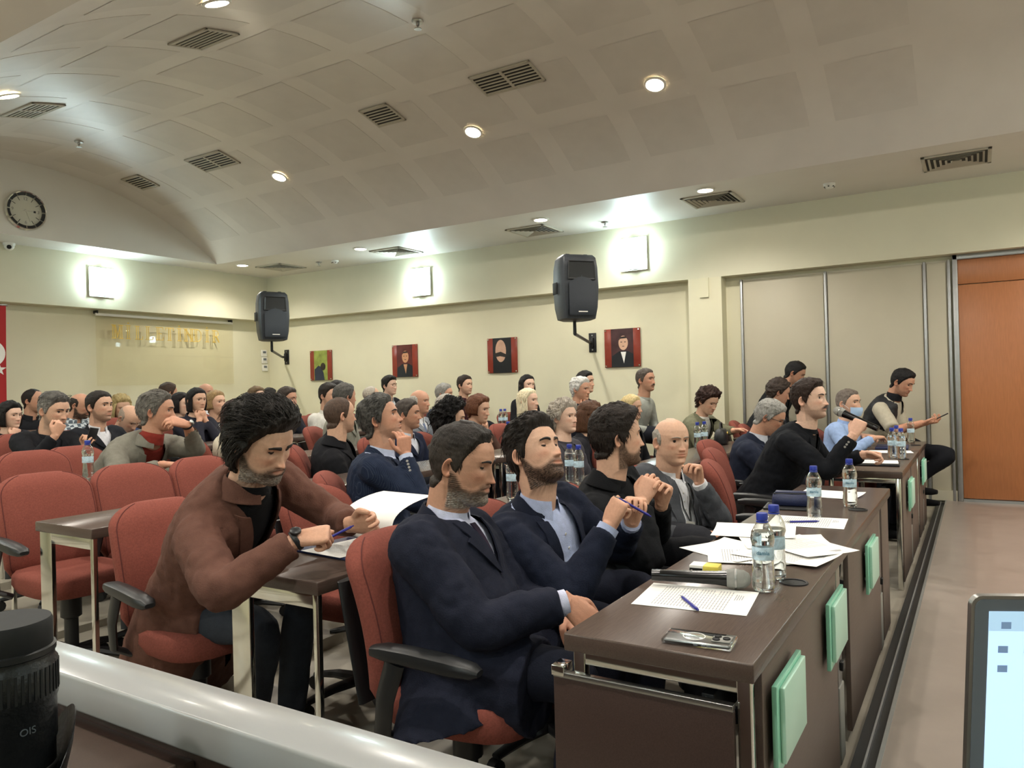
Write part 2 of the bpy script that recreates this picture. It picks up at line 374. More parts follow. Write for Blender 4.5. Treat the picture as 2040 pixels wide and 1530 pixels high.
def grille(p, nr, w, l, halves, label, rot=0):
    t = empty('ceiling_grille', p, 0, label, 'vent', 'louvre grilles of the vault'); z = Vector(nr); x = Vector((z.z, 0, -z.x)); y = Vector((0, 1, 0))
    if rot: x, y = y, -x
    mw = Matrix((x, y, z)).transposed().to_4x4(); mw.translation = p; t.matrix_world = mw
    f = MB()
    for a, b in (((-w, -l), (w, -l+.02)), ((-w, l-.02), (w, l)), ((-w, -l), (-w+.02, l)), ((w-.02, -l), (w, l))): f.box((*a, -.012), (*b, .0), .002)
    if halves: f.box((-w, -.012, -.012), (w, .012, 0))
    f.build('frame', 'vent', t); MB().box((-w+.01, -l+.01, -.003), (w-.01, l-.01, 0)).build('backing', 'dark_vent', t)
    n = 7
    for k in range(n):
        xx = -w+.03+(2*w-.06)*k/(n-1)
        MB().box((xx-.007, -l+.015, -.010), (xx+.007, l-.015, -.004)).build('slat', 'vent', t, smooth=False)
for px, py, hw, hl, hv, lab in ((1010, 155, .15, .30, 1, 'double louvre grille in the vault, nearest the brightest light'), (762, 228, .15, .17, 0, 'square louvre grille in the middle of the vault'),
        (423, 320, .15, .30, 1, 'double louvre grille in the vault left of the rearmost light'), (280, 362, .15, .17, 0, 'dark louvre grille in the shadow of the lunette'),
        (405, 75, .15, .22, 0, 'louvre grille near the top edge of the vault'), (65, 218, .15, .28, 1, 'double louvre grille of the vault above the clock')):
    p = on_vault(px, py); nr = Vector((p.x-VC, 0, p.z-VZ)).normalized(); grille(p-nr*.007, nr, hw, hl, hv, lab)
def sprinkler(p, nr, label):
    t = empty('sprinkler', p, 0, label, 'sprinkler', 'ceiling sprinklers'); d = -Vector(nr)
    MB().lathe([(.045, 0), (.04, .012), (.014, .014), (.012, .035), (.004, .04), (.004, .055)], (0, 0, 0), d, 14).build('body', 'steel', t)
    MB().lathe([(.028, .056), (.028, .060), (.001, .060)], (0, 0, 0), d, 12).build('deflector', 'steel', t)
for px, py, f, lab in ((832, 45, 0, 'small ceiling sprinkler near the top middle of the vault'), (157, 285, 0, 'small ceiling sprinkler in the vault above the lunette'), (1205, 442, 1, 'small ceiling sprinkler on the flat strip above the big lamp'), (635, 522, 1, 'small ceiling sprinkler by the corner detector')):
    if f: sprinkler(WZ(px, py, ZC), (0, 0, 1), lab)
    else:
        p = on_vault(px, py-4); nr = Vector((p.x-VC, 0, p.z-VZ)).normalized(); sprinkler(p-nr*.005, nr, lab)
for px, py, lab in ((1652, 366, 'white round smoke detector on the strip near the door'), (667, 519, 'white round smoke detector near the corner speaker')):
    t = empty('smoke_detector', WZ(px, py, ZC), 0, lab, 'detector', 'smoke detectors')
    MB().lathe([(.055, 0), (.055, -.015), (.045, -.03), (.03, -.045), (.001, -.048)], n=18).build('housing', 'white_plastic', t)
    for a in range(6): MB().box((.036, -.006, -.036), (.05, .006, -.028)).build('slot', 'dark_vent', t, rz=a*math.pi/3, loc=(0, 0, 0))
p = WZ(18, 484, ZC)
t = empty('dome_camera', p, 0, 'white dome camera with black lens under the lunette', 'camera')
MB().lathe([(.065, 0), (.065, -.02), (.06, -.03)], n=20).build('base', 'white_plastic', t)
MB().ball((0, 0, -.035), .055, 16, 10).build('dome', 'white_plastic', t)
q = (Vector((0, 0, CAM_Z))-p).normalized(); q.z -= .25
MB().lathe([(.001, .061), (.022, .060), (.026, .05)], (0, 0, -.035), q.normalized(), 16).build('lens', 'black_matte', t)

# ------------------------------------------------------------------ clock
p = WY(50, 420, YL); t = empty('wall_clock', p, 0, 'round wall clock with black and silver rim', 'clock'); rr = .225
MB().lathe([(rr, 0), (rr+.005, .02), (rr-.008, .042), (rr-.018, .036), (rr-.018, .03)], (0, 0, 0), (0, -1, 0), 48, cap=False).build('rim', 'chrome', t)
MB().lathe([(.001, .012), (rr-.012, .012), (rr-.012, .004), (.001, .004)], (0, 0, 0), (0, -1, 0), 48).build('face', 'clock_face', t)
for k in range(12):
    m = MB(); a0, a1 = R(k*30+2), R(k*30+28); r0, r1 = rr-.05, rr-.014
    pts = [a0+(a1-a0)*i/5 for i in range(6)]
    m.grid([[(math.sin(a)*r0, -.016, math.cos(a)*r0) for a in pts], [(math.sin(a)*r0, -.030, math.cos(a)*r0) for a in pts], [(math.sin(a)*r1, -.034, math.cos(a)*r1) for a in pts], [(math.sin(a)*r1, -.016, math.cos(a)*r1) for a in pts]], closed=False)
    m.build('rim_segment', 'black_plastic', t, ang=30)
    if k % 3: 
        a = R(k*30); MB().tube([(math.sin(a)*.125, -.0135, math.cos(a)*.125), (math.sin(a)*.165, -.0135, math.cos(a)*.165)], .003, 6).build('tick', 'black_plastic', t)
for s, x, z in (('12', 0, .135), ('3', .14, 0), ('6', 0, -.135), ('9', -.14, 0)):
    text_mesh('numeral', s, .05, 'grey_plastic', t, Matrix.Translation((x, -.013, z)) @ Matrix.Rotation(R(90), 4, 'X'))
for a, ln, w in ((R(88), .085, .006), (R(160), .135, .004)):
    MB().tube([(-math.sin(a)*.02, -.017, -math.cos(a)*.02), (math.sin(a)*ln, -.017, math.cos(a)*ln)], w, 6, flat=.5).build('hand', 'white_plastic', t)
MB().box((.085, -.0135, -.012), (.11, -.0125, .012)).build('date_window', 'black_plastic', t)

# ------------------------------------------------------------------ speakers
def speaker(p, rz, label):
    t = empty('loudspeaker', p, rz, label, 'speaker', 'wall speakers')   # front is local -Y, origin at cabinet centre
    def ring(z, w, yf, yb): 
        return [(w, yf, z), (w*.92, yf-.03, z), (0, yf-.042, z), (-w*.92, yf-.03, z), (-w, yf, z), (-w*.86, yb-.05, z), (-w*.55, yb, z), (w*.55, yb, z), (w*.86, yb-.05, z)]
    rg = [ring(z, w, yf, yb) for z, w, yf, yb in ((-.33, .14, -.08, .10), (-.315, .175, -.13, .14), (-.2, .193, -.15, .165), (0, .205, -.155, .175), (.2, .20, -.15, .165), (.30, .185, -.14, .15), (.33, .165, -.11, .12))]
    cb = MB().grid(rg).build('cabinet', 'speaker', t, ang=50)
    fr = [[(x*.80*(.97 if i > 0 else .90), -.199-.012*math.cos(x*4)*(i % 2), z) for x in (-.19, -.13, -.06, 0, .06, .13, .19)] for i, z in ((0, -.29), (1, -.27), (1, -.12), (1, .03))]
    fr.append([(x*.80, -.207, .03+.07*(1-(x/.19)**2)) for x in (-.19, -.13, -.06, 0, .06, .13, .19)])
    MB().grid(fr, closed=False).grid([[(x, y+.03, z) for x, y, z in r] for r in fr], closed=False).build('woofer_grille', 'grille', t)
    hn = MB(); o4 = [(-.145, .26), (.145, .26), (.155, .07), (-.155, .07)]; i4 = [(-.05, .21), (.05, .21), (.05, .16), (-.05, .16)]
    hn.grid([[(x, -.194, z) for x, z in o4], [(x*.95, -.2, .165+(z-.165)*.94) for x, z in o4], [(x, -.165, z) for x, z in i4]], cap=True)
    hn.build('horn', 'black_plastic', t, ang=20)
    MB().box((-.05, -.212, -.255), (.05, -.207, -.245)).build('badge', 'white_plastic', t)
    for x in (-.1, .1): MB().box((x-.025, -.09, .325), (x+.025, -.05, .345), .008).build('foot', 'black_plastic', t)
    MB().box((-.21, -.04, -.06), (-.2, .06, .06), .004).build('side_handle', 'black_matte', t)
    return t
def bracket(p, q, label):
    t = empty('wall_bracket', q, 0, label, 'bracket', 'speaker brackets'); d = Vector(p)-Vector(q)
    n = Vector((-1, 0, 0)); s = Vector((0, 1, 0))
    MB().box((-.012, -.05, -.12), (0, .05, .12), .003).build('wall_plate', 'black_plastic', t)
    MB().box((-.05, -.02, -.06), (-.01, .02, .06), .004).build('hinge', 'black_plastic', t)
    MB().tube([(-.04, 0, 0), (-.10, 0, 0), (d.x, d.y, -.0), (d.x, d.y, d.z)], [.018, .018, .018, .016], 8).build('arm', 'black_plastic', t)
    for z in (-.09, .09): MB().lathe([(.01, 0), (.01, .006), (.001, .006)], (-.012, 0, z), (-1, 0, 0), 8).build('bolt', 'steel', t)
p = W(1143, 576, 7.75); speaker(p, R(-38), 'large black wall speaker hanging right of the third portrait'); bracket(p-Vector((0, 0, .325)), (XA-.001, WX(1180, 640, XA).y, p.z-.46), 'black steel bracket under the speaker by the fourth portrait')
p = W(540, 632, 10.35); speaker(p, R(-24), 'large black wall speaker in the back corner of the hall'); bracket(p-Vector((0, 0, .325)), (XA-.001, WX(571, 670, XA).y, p.z-.46), 'black steel bracket under the corner speaker')

# ------------------------------------------------------------------ portraits on the wall
def portrait(px, py, label, bgs, suit, skin, kind):
    p = WX(px, py, XA); t = empty('framed_portrait', p, R(-90), label, 'picture', 'portraits along the wall')   # local -Y into the room, x along the wall
    w, h = .235, .235
    MB().box((-w, -.018, -h), (w, -.006, h), .003).build('board', 'frame_red', t)
    for s in (-1, 1): MB().box((s*w*.70-.06 if s > 0 else -w, -.022, -h), (w if s > 0 else -w*.70+.06, -.0185, h), .001).build('side_strip', 'frame_red', t)
    nm = 'print_'+kind
    for k, c in (('_bg', bgs), ('_suit', suit), ('_skin', skin), ('_hair', '2A2320')): mat(nm+k, c, .35, var=.35 if k == '_bg' else .12, scale=9)
    x0, x1 = -w*.62, w*.62
    MB().box((x0, -.0225, -h), (x1, -.019, h)).build('print_background', nm+'_bg', t)
    def poly(pts, y, m, n):
        k = len(pts); MB().add([(x, y, z) for x, z in pts]+[(x, y-.0008, z) for x, z in pts], [tuple(range(k)), tuple(reversed(range(k, 2*k)))]+[(i, (i+1) % k, k+(i+1) % k, k+i) for i in range(k)]).build(n, m, t, smooth=False)
    def ell(cx, cz, a, b): return [(cx+a*math.cos(2*math.pi*i/20), cz+b*math.sin(2*math.pi*i/20)) for i in range(20)]
    if kind == 'green':
        poly([(x0+.01, -h), (x0+.01, -.06), (-.05, .0), (0, -.02), (.06, -.12), (.08, -h)], -.0226, nm+'_suit', 'print_coat'); poly(ell(.05, -.02, .055, .06), -.0229, nm+'_hair', 'print_head')
    elif kind == 'dark':
        poly(ell(-.02, .06, .085, .15), -.0226, nm+'_skin', 'print_face'); poly([(-.12, .03), (-.02, .05), (.07, .01), (.06, -.03), (-.03, -.01), (-.11, -.02)], -.0234, nm+'_hair', 'print_shade'); poly([(x0, -h), (x0, -.02), (-.06, -.1), (.02, -.13), (.06, -.02), (x1, .0), (x1, -h)], -.0238, nm+'_suit', 'print_coat')
    else:
        poly([(x0, -h), (x0+.01, -.1), (-.04, -.04), (.07, -.04), (x1, -.08), (x1, -h)], -.0226, nm+'_suit', 'print_coat')
        poly([(-.02, -.05), (.05, -.05), (.02, -.19)], -.0232, nm+'_skin' if kind == 'red' else 'white_cloth', 'print_shirt')
        poly(ell(.015, .06, .062, .088), -.0236, nm+'_skin', 'print_face'); poly([(-.045, .09), (-.02, .135), (.05, .14), (.075, .09), (.06, .115), (-.02, .112)], -.0242, nm+'_hair', 'print_hairline')
        for sx in (-.01, .04): poly(ell(sx, .07, .012, .005), -.0246, nm+'_hair', 'print_eye')
        poly(ell(.015, .018, .018, .004), -.0246, nm+'_hair', 'print_mouth')
    mat('acrylic', 'FFFFFF', .05)
    for sx in (-1, 1):
        for sz in (-1, 1): MB().lathe([(.011, 0), (.011, .02), (.008, .024), (.001, .024)], (sx*(w-.018), -.006, sz*(h-.018)), (0, -1, 0), 10).build('standoff', 'chrome', t)
portrait(641, 728, 'framed portrait with green and yellow background, nearest the corner', '8E9A4C', '2A3247', '4A4A3C', 'green')
portrait(808, 719, 'framed portrait of a face before a red ground, second from the corner', '5A2A26', '20242A', 'C4906C', 'red')
portrait(1002, 708, 'framed portrait of a shadowed face on black, third from the corner', '1C1A1C', '151517', 'C9A088', 'dark')
portrait(1241, 693, 'framed portrait of a figure in black coat and white shirt, beside the big speaker', '42282A', '1A1B20', 'CFA68C', 'coat')

# ------------------------------------------------------------------ glass sign, flag, switches on the back wall
ys = 9.98; a, b, c = WY(190, 624, ys), WY(463, 641, ys), WY(455, 765, ys)
t = empty('glass_sign', ((a.x+b.x)/2, ys, (a.z+c.z)/2), 0, 'clear glass sign with thin gold capital letters', 'sign'); hw = (b.x-a.x)/2; hh = (a.z-c.z)/2
MB().box((-hw, -.006, -hh), (hw, .006, hh), .002).build('glass_pane', 'sign_glass', t)
MB().box((-hw, -.012, hh-.03), (hw, .012, hh+.005), .002).build('top_rail', 'white_plastic', t)
cz = (WY(222, 650, ys).z+WY(438, 680, ys).z)/2-t.location.z; cx = (WY(222, 650, ys).x+WY(438, 680, ys).x)/2-t.location.x
word = 'MİLLETİNDİR'; span = 1.72
SER = lambda x, w, z: [(x-w, z), (x+w, z)]
def stem(x): return [[(x-.013, -.105), (x-.013, .105)], [(x+.013, -.105), (x+.013, .105)], SER(x, .034, .11), SER(x, .034, -.11)]
LET = {'M': stem(-.05)+stem(.05)+[[(-.05, .105), (0, -.10)], [(-.03, .105), (.008, -.06)], [(.04, .105), (0, -.10)]], 'İ': stem(0)+[[(-.01, .15), (0, .165), (.01, .15), (0, .14), (-.01, .15)]],
       'L': stem(-.025)+[[(-.03, -.11), (.05, -.11), (.055, -.06)]], 'E': stem(-.025)+[[(-.03, .11), (.05, .11), (.053, .07)], [(-.02, 0), (.03, 0)], [(-.03, -.11), (.05, -.11), (.055, -.06)]],
       'T': stem(0)+[[(-.06, .065), (-.06, .11), (.06, .11), (.06, .065)]], 'N': stem(-.05)+stem(.05)+[[(-.06, .105), (.05, -.10)], [(-.04, .105), (.06, -.08)]],
       'D': stem(-.035)+[[(-.03, .11), (.02, .10), (.05, .05), (.05, -.05), (.02, -.10), (-.03, -.11)]], 'R': stem(-.035)+[[(-.03, .11), (.03, .10), (.045, .055), (.03, .01), (-.02, 0)], [(0, 0), (.05, -.11)], [(.012, 0), (.06, -.11)]]}
for i, ch in enumerate(word):
    m = MB()
    for ln in LET[ch]: m.tube([(x, 0, z*.82) for x, z in ln], .0050, 5)
    o = m.build('letter', 'gold', t); o.location = (cx-span/2+span*(i+.5)/len(word), -.009, cz)
for x in (-hw+.02, hw-.02): MB().box((x-.012, -.014, hh), (x+.012, .07, hh+.04), .003).build('clip', 'black_plastic', t)
ax = WY(13, 700, 9.55).x
t = empty('flag', (ax, 9.55, 0), 0, 'red flag with white crescent and star hanging at the left edge', 'flag')
fm = MB(); L_ = 1.0; top, bot = WY(13, 610, 9.55).z, .75
def fy(u, z): return math.sin(u*9+z*1.5)*.025*(1-.0*z)
us = [-L_+L_*i/30 for i in range(31)]; zs = [bot+(top-bot)*i/16 for i in range(17)]
fm.grid([[(u, fy(u, z), z) for u in us] for z in zs], closed=False).grid([[(u, fy(u, z)+.006, z) for u in reversed(us)] for z in zs], closed=False)
fm.build('banner', 'flag_red', t)
cp = WY(-2, 704, 9.55); cu = cp.x-ax-.09; czz = cp.z
def fpoly(pts, n):
    k = len(pts); c = (sum(p[0] for p in pts)/k, sum(p[1] for p in pts)/k); return pts
cres = [(cu+.16*math.cos(a), czz+.16*math.sin(a)) for a in np.linspace(R(40), R(320), 28)]; inn = [(cu+.035+.128*math.cos(a), czz+.128*math.sin(a)) for a in np.linspace(R(48), R(312), 28)]
# crescent opens towards the star on the right, bulge to the left; mirrored because the banner is seen from its back
cr2 = [(2*cu-x, z) for x, z in cres]; in2 = [(2*cu-x, z) for x, z in inn]
MB().grid([[(x, fy(x, z)-.005, z) for x, z in cr2], [(x, fy(x, z)-.005, z) for x, z in in2]], closed=False).build('crescent', 'white_cloth', t)
sc_ = WY(2, 736, 9.55); st = []
for k in range(10):
    a_ = R(90+36*k); r_ = .075 if k % 2 == 0 else .03; st.append((sc_.x-ax-.01+r_*math.cos(a_), sc_.z+r_*math.sin(a_)))
MB().add([(x, fy(x, z)-.005, z) for x, z in st]+[(sc_.x-ax-.01, fy(sc_.x-ax-.01, sc_.z)-.005, sc_.z)], [(i, (i+1) % 10, 10) for i in range(10)]).build('star', 'white_cloth', t)
MB().tube([(-L_-.02, 0, top+.01), (.02, 0, top+.01)], .012, 10).build('rail', 'steel', t)
for k, (px, py, lab) in enumerate(((525, 704, 'white wall thermostat, topmost of three beside the corner'), (526, 718, 'white wall thermostat, middle one of three beside the corner'), (527, 733, 'white wall thermostat, lowest of three beside the corner'))):
    p = WY(px, py, YB); t = empty('thermostat', (min(p.x, 8.52), YB, p.z), 0, lab, 'thermostat', 'wall thermostats')
    MB().box((-.055, -.022, -.055), (.055, -.001, .055), .006).build('case', 'white_plastic', t); MB().box((-.03, -.0245, .0), (.03, -.022, .035)).build('display', 'bezel', t)
# ------------------------------------------------------------------ chairs (origin on the floor, facing -Y)
def sup(a, b, n, k, e=2.6):
    out = []
    for i in range(n):
        t = 2*math.pi*i/n; c, s = math.cos(t), math.sin(t)
        out.append((a*math.copysign(abs(c)**(2/e), c), b*math.copysign(abs(s)**(2/e), s)))
    return out
def make_chair():
    t = empty('conference_chair', (0, 0, 0))
    s = MB(); s.grid([[(x, y-.01+(-.02 if y < -.1 and z < .42 else 0), z) for x, y in sup(a, b, 28, 0, 3.2)] for z, a, b in ((.375, .16, .18), (.385, .192, .215), (.42, .208, .235), (.455, .206, .236), (.475, .192, .22), (.482, .15, .17))])
    s.build('seat', 'red_fabric', t, ang=180)
    bk = MB(); rg = []
    H0, H1 = .44, .895; N = 20
    for i in range(N):
        u = 1-(1-i/(N-1))**1.7; z = H0+(H1-H0)*u; yc = .20+.10*u+.035*math.sin(u*math.pi*1.0)*(-1)
        w = .195+.035*math.sin(min(1, u*1.35)*math.pi*.5)-.02*u
        if u > .8: w *= math.sqrt(max(.02, 1-((u-.8)/.205)**2))*.75+.25
        th = .055*(1 if u < .85 else math.sqrt(max(.03, 1-((u-.85)/.155)**2)))
        if i == 0: th *= .55; w *= .9
        ring = []
        for x, y in sup(w, th, 28, 0, 2.8): ring.append((x, yc+y-.03*(1-(x/.24)**2)*-1-.03, z))
        rg.append(ring)
    bo = bk.grid(rg).build('backrest', 'red_fabric', t, ang=180)
    for ix in (16, 26): MB().tube([rg[i][ix] for i in range(0, N-1)], .0022, 5).build('seam', 'seam_red', bo)
    sh = MB(); rg = []
    for i in range(6):
        u = i/5; z = .42+.34*u; yc = .262+.09*u
        rg.append([(x, yc+y, z) for x, y in sup(.17-.03*u, .018, 16, 0, 3)])
    sh.grid(rg).build('back_shell', 'black_plastic', t)
    for sx in (-1, 1):
        a = MB(); rg = []
        for y, w, z0, z1 in ((-.19, .018, .600, .615), (-.17, .028, .592, .628), (-.10, .031, .590, .640), (.02, .031, .600, .648), (.10, .029, .606, .648), (.14, .02, .612, .640)):
            rg.append([(sx*.262+x, y, (z0+z1)/2+zz) for x, zz in sup(w, (z1-z0)/2, 12, 0, 3)])
        arm = a.grid(rg).build('armrest', 'black_plastic', t)
        MB().tube([(sx*.262, .07, .60), (sx*.268, .10, .50), (sx*.255, .12, .40), (sx*.20, .10, .37)], [.032, .03, .03, .028], 10, flat=.45, side=(0, 1, 0)).build('post', 'black_plastic', arm)
    MB().lathe([(.03, .08), (.03, .24), (.045, .25), (.045, .36), (.10, .37), (.10, .385)], n=14).build('column', 'black_plastic', t)
    bs = MB()
    for k in range(5):
        an = 2*math.pi*k/5+.3; bs.tube([(0, 0, .09), (.15*math.cos(an), .15*math.sin(an), .085), (.27*math.cos(an), .27*math.sin(an), .065)], [.032, .026, .018], 8, flat=.7)
    bs.build('base', 'black_plastic', t)
    for k in range(5):
        an = 2*math.pi*k/5+.3; MB().lathe([(.001, -.018), (.028, -.018), (.03, 0), (.028, .018), (.001, .018)], (.27*math.cos(an), .27*math.sin(an), .0305), (-math.sin(an), math.cos(an), 0), 12).build('castor', 'black_matte', t)
    return t
CH0 = make_chair(); CH_USED = False
def chair(x, y, rz, label, z=None):
    global CH_USED
    o = CH0 if not CH_USED else copy_tree(CH0)
    CH_USED = True
    o.location = (x, y, floor_z(y) if z is None else z); o.rotation_euler = (0, 0, R(rz)); tag(o, label, 'chair', 'red conference chairs'); return o

# ------------------------------------------------------------------ desks
def front_desk(x0, x1, label, end_panel, panels, cols):
    y0, y1, zt = .414, .862, .74
    t = empty('council_desk', ((x0+x1)/2, (y0+y1)/2, 0), 0, label, 'desk', 'front row desks'); cx, cy = (x0+x1)/2, (y0+y1)/2
    B = lambda n, m, a, b, bev=.003, par=t: MB().box((a[0]-cx, a[1]-cy, a[2]), (b[0]-cx, b[1]-cy, b[2]), bev).build(n, m, par)
    B('tabletop', 'wenge_top', (x0, y0, zt-.042), (x1, y1, zt), .004)
    for x in (x0+.02, x1-.06):
        for y in (y0+.012, y1-.045): B('leg', 'chrome', (x, y, 0), (x+.028, y+.03, zt-.0425))
        B('leg_rail', 'chrome', (x, y0+.04, zt-.075), (x+.028, y1-.045, zt-.0425))
    if end_panel:
        ep = B('end_panel', 'wenge', (x0+.0, y0+.045, .03), (x0+.018, y1+.03, .632), .002)
        B('edge_strip', 'steel', (x0-.002, y0+.045, .632), (x0+.019, y1+.03, .645), .001, ep)
        B('corner_cap', 'chrome', (x0-.004, y1+.0, .635), (x0+.045, y1+.034, .66), .002, ep)
    for a, b in panels: B('front_panel', 'desk_front', (a, y0+.008, .04), (b, y0+.026, zt-.043), .002)
    for x in cols:
        c = B('power_column', 'grey_plastic', (x, y0+.01, .02), (x+.09, y0+.075, .28), .004)
        B('column_upper', 'steel', (x+.008, y0+.014, .28), (x+.082, y0+.07, zt-.043), .003, c)
        B('socket', 'black_plastic', (x+.03, y0+.002, .33), (x+.062, y0+.014, .36), .003, c)
    B('beam', 'black_matte', (x0+.05, y0+.10, .56), (x1-.06, y0+.13, .64), .003)
    return t
front_desk(1.60, 4.46, 'long dark desk nearest the camera with papers, bottles and a phone', True, [(1.70, 2.70), (2.99, 3.98), (4.10, 4.40)], [2.75, 4.0])
front_desk(5.24, 6.72, 'dark desk in front of the man with the microphone', False, [(5.32, 5.95), (6.05, 6.66)], [5.97])
front_desk(6.76, 7.74, 'dark desk at the far end of the front row by the partition', False, [(6.84, 7.25), (7.36, 7.68)], [7.26])
for x0, lab in ((1.73, 'green frosted glass plate on the desk front, closest to the camera'), (2.43, 'green frosted glass plate on the desk front, second from the camera'), (3.36, 'green frosted glass plate on the desk front, third from the camera'), (5.55, 'green frosted glass plate below the man with the microphone'), (6.92, 'green frosted glass plate farthest along the desk fronts')):
    t = empty('glass_plate', (x0, .42, .45), 0, lab, 'name plate', 'green glass plates on the desk fronts')
    MB().box((0, -.022, 0), (.27, -.010, .20), .002).build('back_glass', 'green_glass', t); MB().box((.025, -.034, .02), (.262, -.0225, .19), .002).build('front_glass', 'green_glass_face', t)
    for xx in (.06, .21):
        for zz in (.05, .15): MB().lathe([(.007, 0), (.007, .01)], (xx, -.0, zz), (0, -1, 0), 8).build('spacer', 'steel', t)
def row_desk(x0, x1, k, label):
    y0 = .45+1.237*k; y1 = y0+.42; z = floor_z(y0+.2); zt = z+.745
    t = empty('row_desk', ((x0+x1)/2, (y0+y1)/2, z), 0, label, 'desk', 'narrow desks of the rows behind'); cx, cy = (x0+x1)/2, (y0+y1)/2
    B = lambda n, m, a, b, bev=.002, par=t: MB().box((a[0]-cx, a[1]-cy, a[2]-z), (b[0]-cx, b[1]-cy, b[2]-z), bev).build(n, m, par)
    B('tabletop', 'wenge_top', (x0, y0, zt-.04), (x1, y1, zt), .004)
    for x in (x0+.012, x1-.03):
        B('leg', 'chrome', (x, y0+.012, z), (x+.018, y0+.034, zt-.0405)); B('leg', 'chrome', (x, y1-.10, z), (x+.018, y1-.012, zt-.0405))
        B('leg_rail', 'chrome', (x, y0+.034, zt-.085), (x+.018, y1-.10, zt-.0405))
    B('rear_beam', 'chrome', (x0+.03, y1-.03, zt-.09), (x1-.03, y1-.012, zt-.0405))
    return t
for k, xe, lab in ((1, 1.60, 'narrow dark desk in front of the man in the brown coat'), (2, 1.62, 'narrow dark desk with chrome legs among the empty red chairs'), (3, 1.9, 'narrow dark desk in front of the man in the grey blazer'), (4, 2.4, 'narrow dark desk of the fifth row'), (5, 2.6, 'narrow dark desk of the sixth row'), (6, 3.2, 'narrow dark desk of the rearmost row')):
    row_desk(xe, xe+2.9, k, lab)
    lab2 = 'narrow dark desk on the portrait side, %s row from the front' % ('', 'second', 'third', 'fourth', 'fifth', 'sixth', 'last')[k]
    row_desk(xe+2.95, 7.1, k, lab2)
# ------------------------------------------------------------------ people: head
def tab(zs, vs_):
    zz = np.linspace(-.16, .13, 580); v = np.interp(zz, zs[::-1], vs_[::-1]); k = np.exp(-np.linspace(-2, 2, 17)**2); k /= k.sum()
    v2 = np.convolve(np.pad(v, 8, 'edge'), k, 'valid'); return zz, v2
_z = [.118, .112, .10, .085, .065, .04, .015, -.01, -.035, -.06, -.08, -.095, -.108, -.116, -.122, -.135]
T_W = tab(_z, [.004, .030, .050, .062, .0715, .0765, .0770, .0745, .0695, .0625, .054, .045, .033, .018, .006, .002])
T_F = tab(_z, [.004, .032, .058, .076, .089, .0955, .0935, .092, .0935, .094, .0905, .0915, .086, .066, .02, .004])
T_B = tab(_z, [.004, .034, .062, .080, .095, .104, .103, .096, .080, .058, .04, .02, .01, .005, .004, .004])
def ss(x, a, b): t = np.clip((x-a)/(b-a), 0, 1); return t*t*(3-2*t)
def gs(x, z, cx, cz, sx, sz): return np.exp(-((x-cx)/sx)**2-((z-cz)/sz)**2)
def head_base(TH, Z, hp):
    jw = hp.get('jaw', 1.0); w = np.interp(Z, *T_W)*(1+(jw-1)*ss(-Z, 0, .07)); f = np.interp(Z, *T_F); b = np.interp(Z, *T_B)
    s, c = np.sin(TH), np.cos(TH); p = np.where(c > 0, 2.35, 2.1); e = np.where(c > 0, f, b)
    rh = (np.abs(s/w)**p+np.abs(c/e)**p)**(-1/p)
    nw = hp.get('neck', 1.0); act = ss(-Z, .005, .06)
    nx, ny, yc = .058*nw, .060*nw, -.022
    A = (s/nx)**2+(c/ny)**2; B = -2*c*yc/ny**2; C = (yc/ny)**2-1
    rn = (-B+np.sqrt(np.maximum(B*B-4*A*C, 0)))/(2*A)*(.3+.7*act)
    r = (rh**14+rn**14)**(1/14.)
    return r*s, r*c, rh/(rn+1e-6)
def beard_mask(TH, x, z, hp):
    a = np.abs(np.degrees(TH)); top = np.interp(a, [0, 14, 22, 40, 60, 78, 92, 100], [-.040, -.040, -.046, -.062, -.053, -.020, -.004, -.02])
    m = ss(top-z, -.010, .016)*ss(100-a, 0, 8)*ss(z, -.135, -.118)
    lips = np.exp(-((x/.024)**2+((z+.058)/.0085)**2)**2); chin = 1
    return m*(1-lips)
def head_geo(TH, Z, hp):
    x, y, _ = head_base(TH, Z, hp); z = Z.copy(); fr = ss(y, .01, .05); ax = np.abs(x)
    ns = hp.get('nose', 1.0)
    t = np.clip((.016-z)/.047, 0, 1); ridge = (.003+.021*t**1.2)*np.exp(-(x/(.0065+.004*t))**2)*ss(z, -.042, -.034)*ss(.032-z, 0, .016)
    dy = ridge*ns+.008*ns*gs(ax, z, .0125, -.031, .006, .007)
    dy += -.0125*gs(ax, z, .031, .011, .0155, .0105)+.0045*gs(ax, z, .028, .029, .022, .007)+.005*gs(ax, z, .044, -.014, .017, .014)
    dy += .0045*gs(x, z, 0, -.0515, .019, .0042)+.0055*gs(x, z, 0, -.0635, .017, .0048)-.0035*gs(x, z, 0, -.0572, .022, .0017)
    dy += -.004*gs(x, z, 0, -.075, .020, .005)+.006*gs(x, z, 0, -.094, .018, .012)-.003*gs(ax, z, .034, -.05, .008, .018)
    dy += hp.get('smile', 0)*.004*gs(ax, z, .032, -.045, .012, .012)
    ag = hp.get('age', 0)
    if ag: dy += -ag*.0015*np.exp(-((ax-.030+(z+.05)*.25)/.004)**2)*ss(-z, .03, .04)*ss(z, -.085, -.07)
    y = y+dy*fr
    bt = hp.get('beard', 0)
    if bt:
        m = beard_mask(TH, x, z, hp)*bt; nz = 1+.35*np.sin(x*700+z*300)*np.sin(z*610-x*170)
        k = m*nz; y = y+k*np.maximum(np.cos(TH), -.1); x = x+k*np.sin(TH); z = z-.35*k*ss(-z, .085, .11)
    return x, y, z
ZS_ = np.concatenate([np.linspace(0, .25, 14, endpoint=False), np.linspace(.25, .93, 80, endpoint=False), np.linspace(.93, 1, 12)])
def zgrid(m):
    u = np.interp(np.linspace(0, 1, m), np.linspace(0, 1, len(ZS_)), ZS_); return .118-u*.245
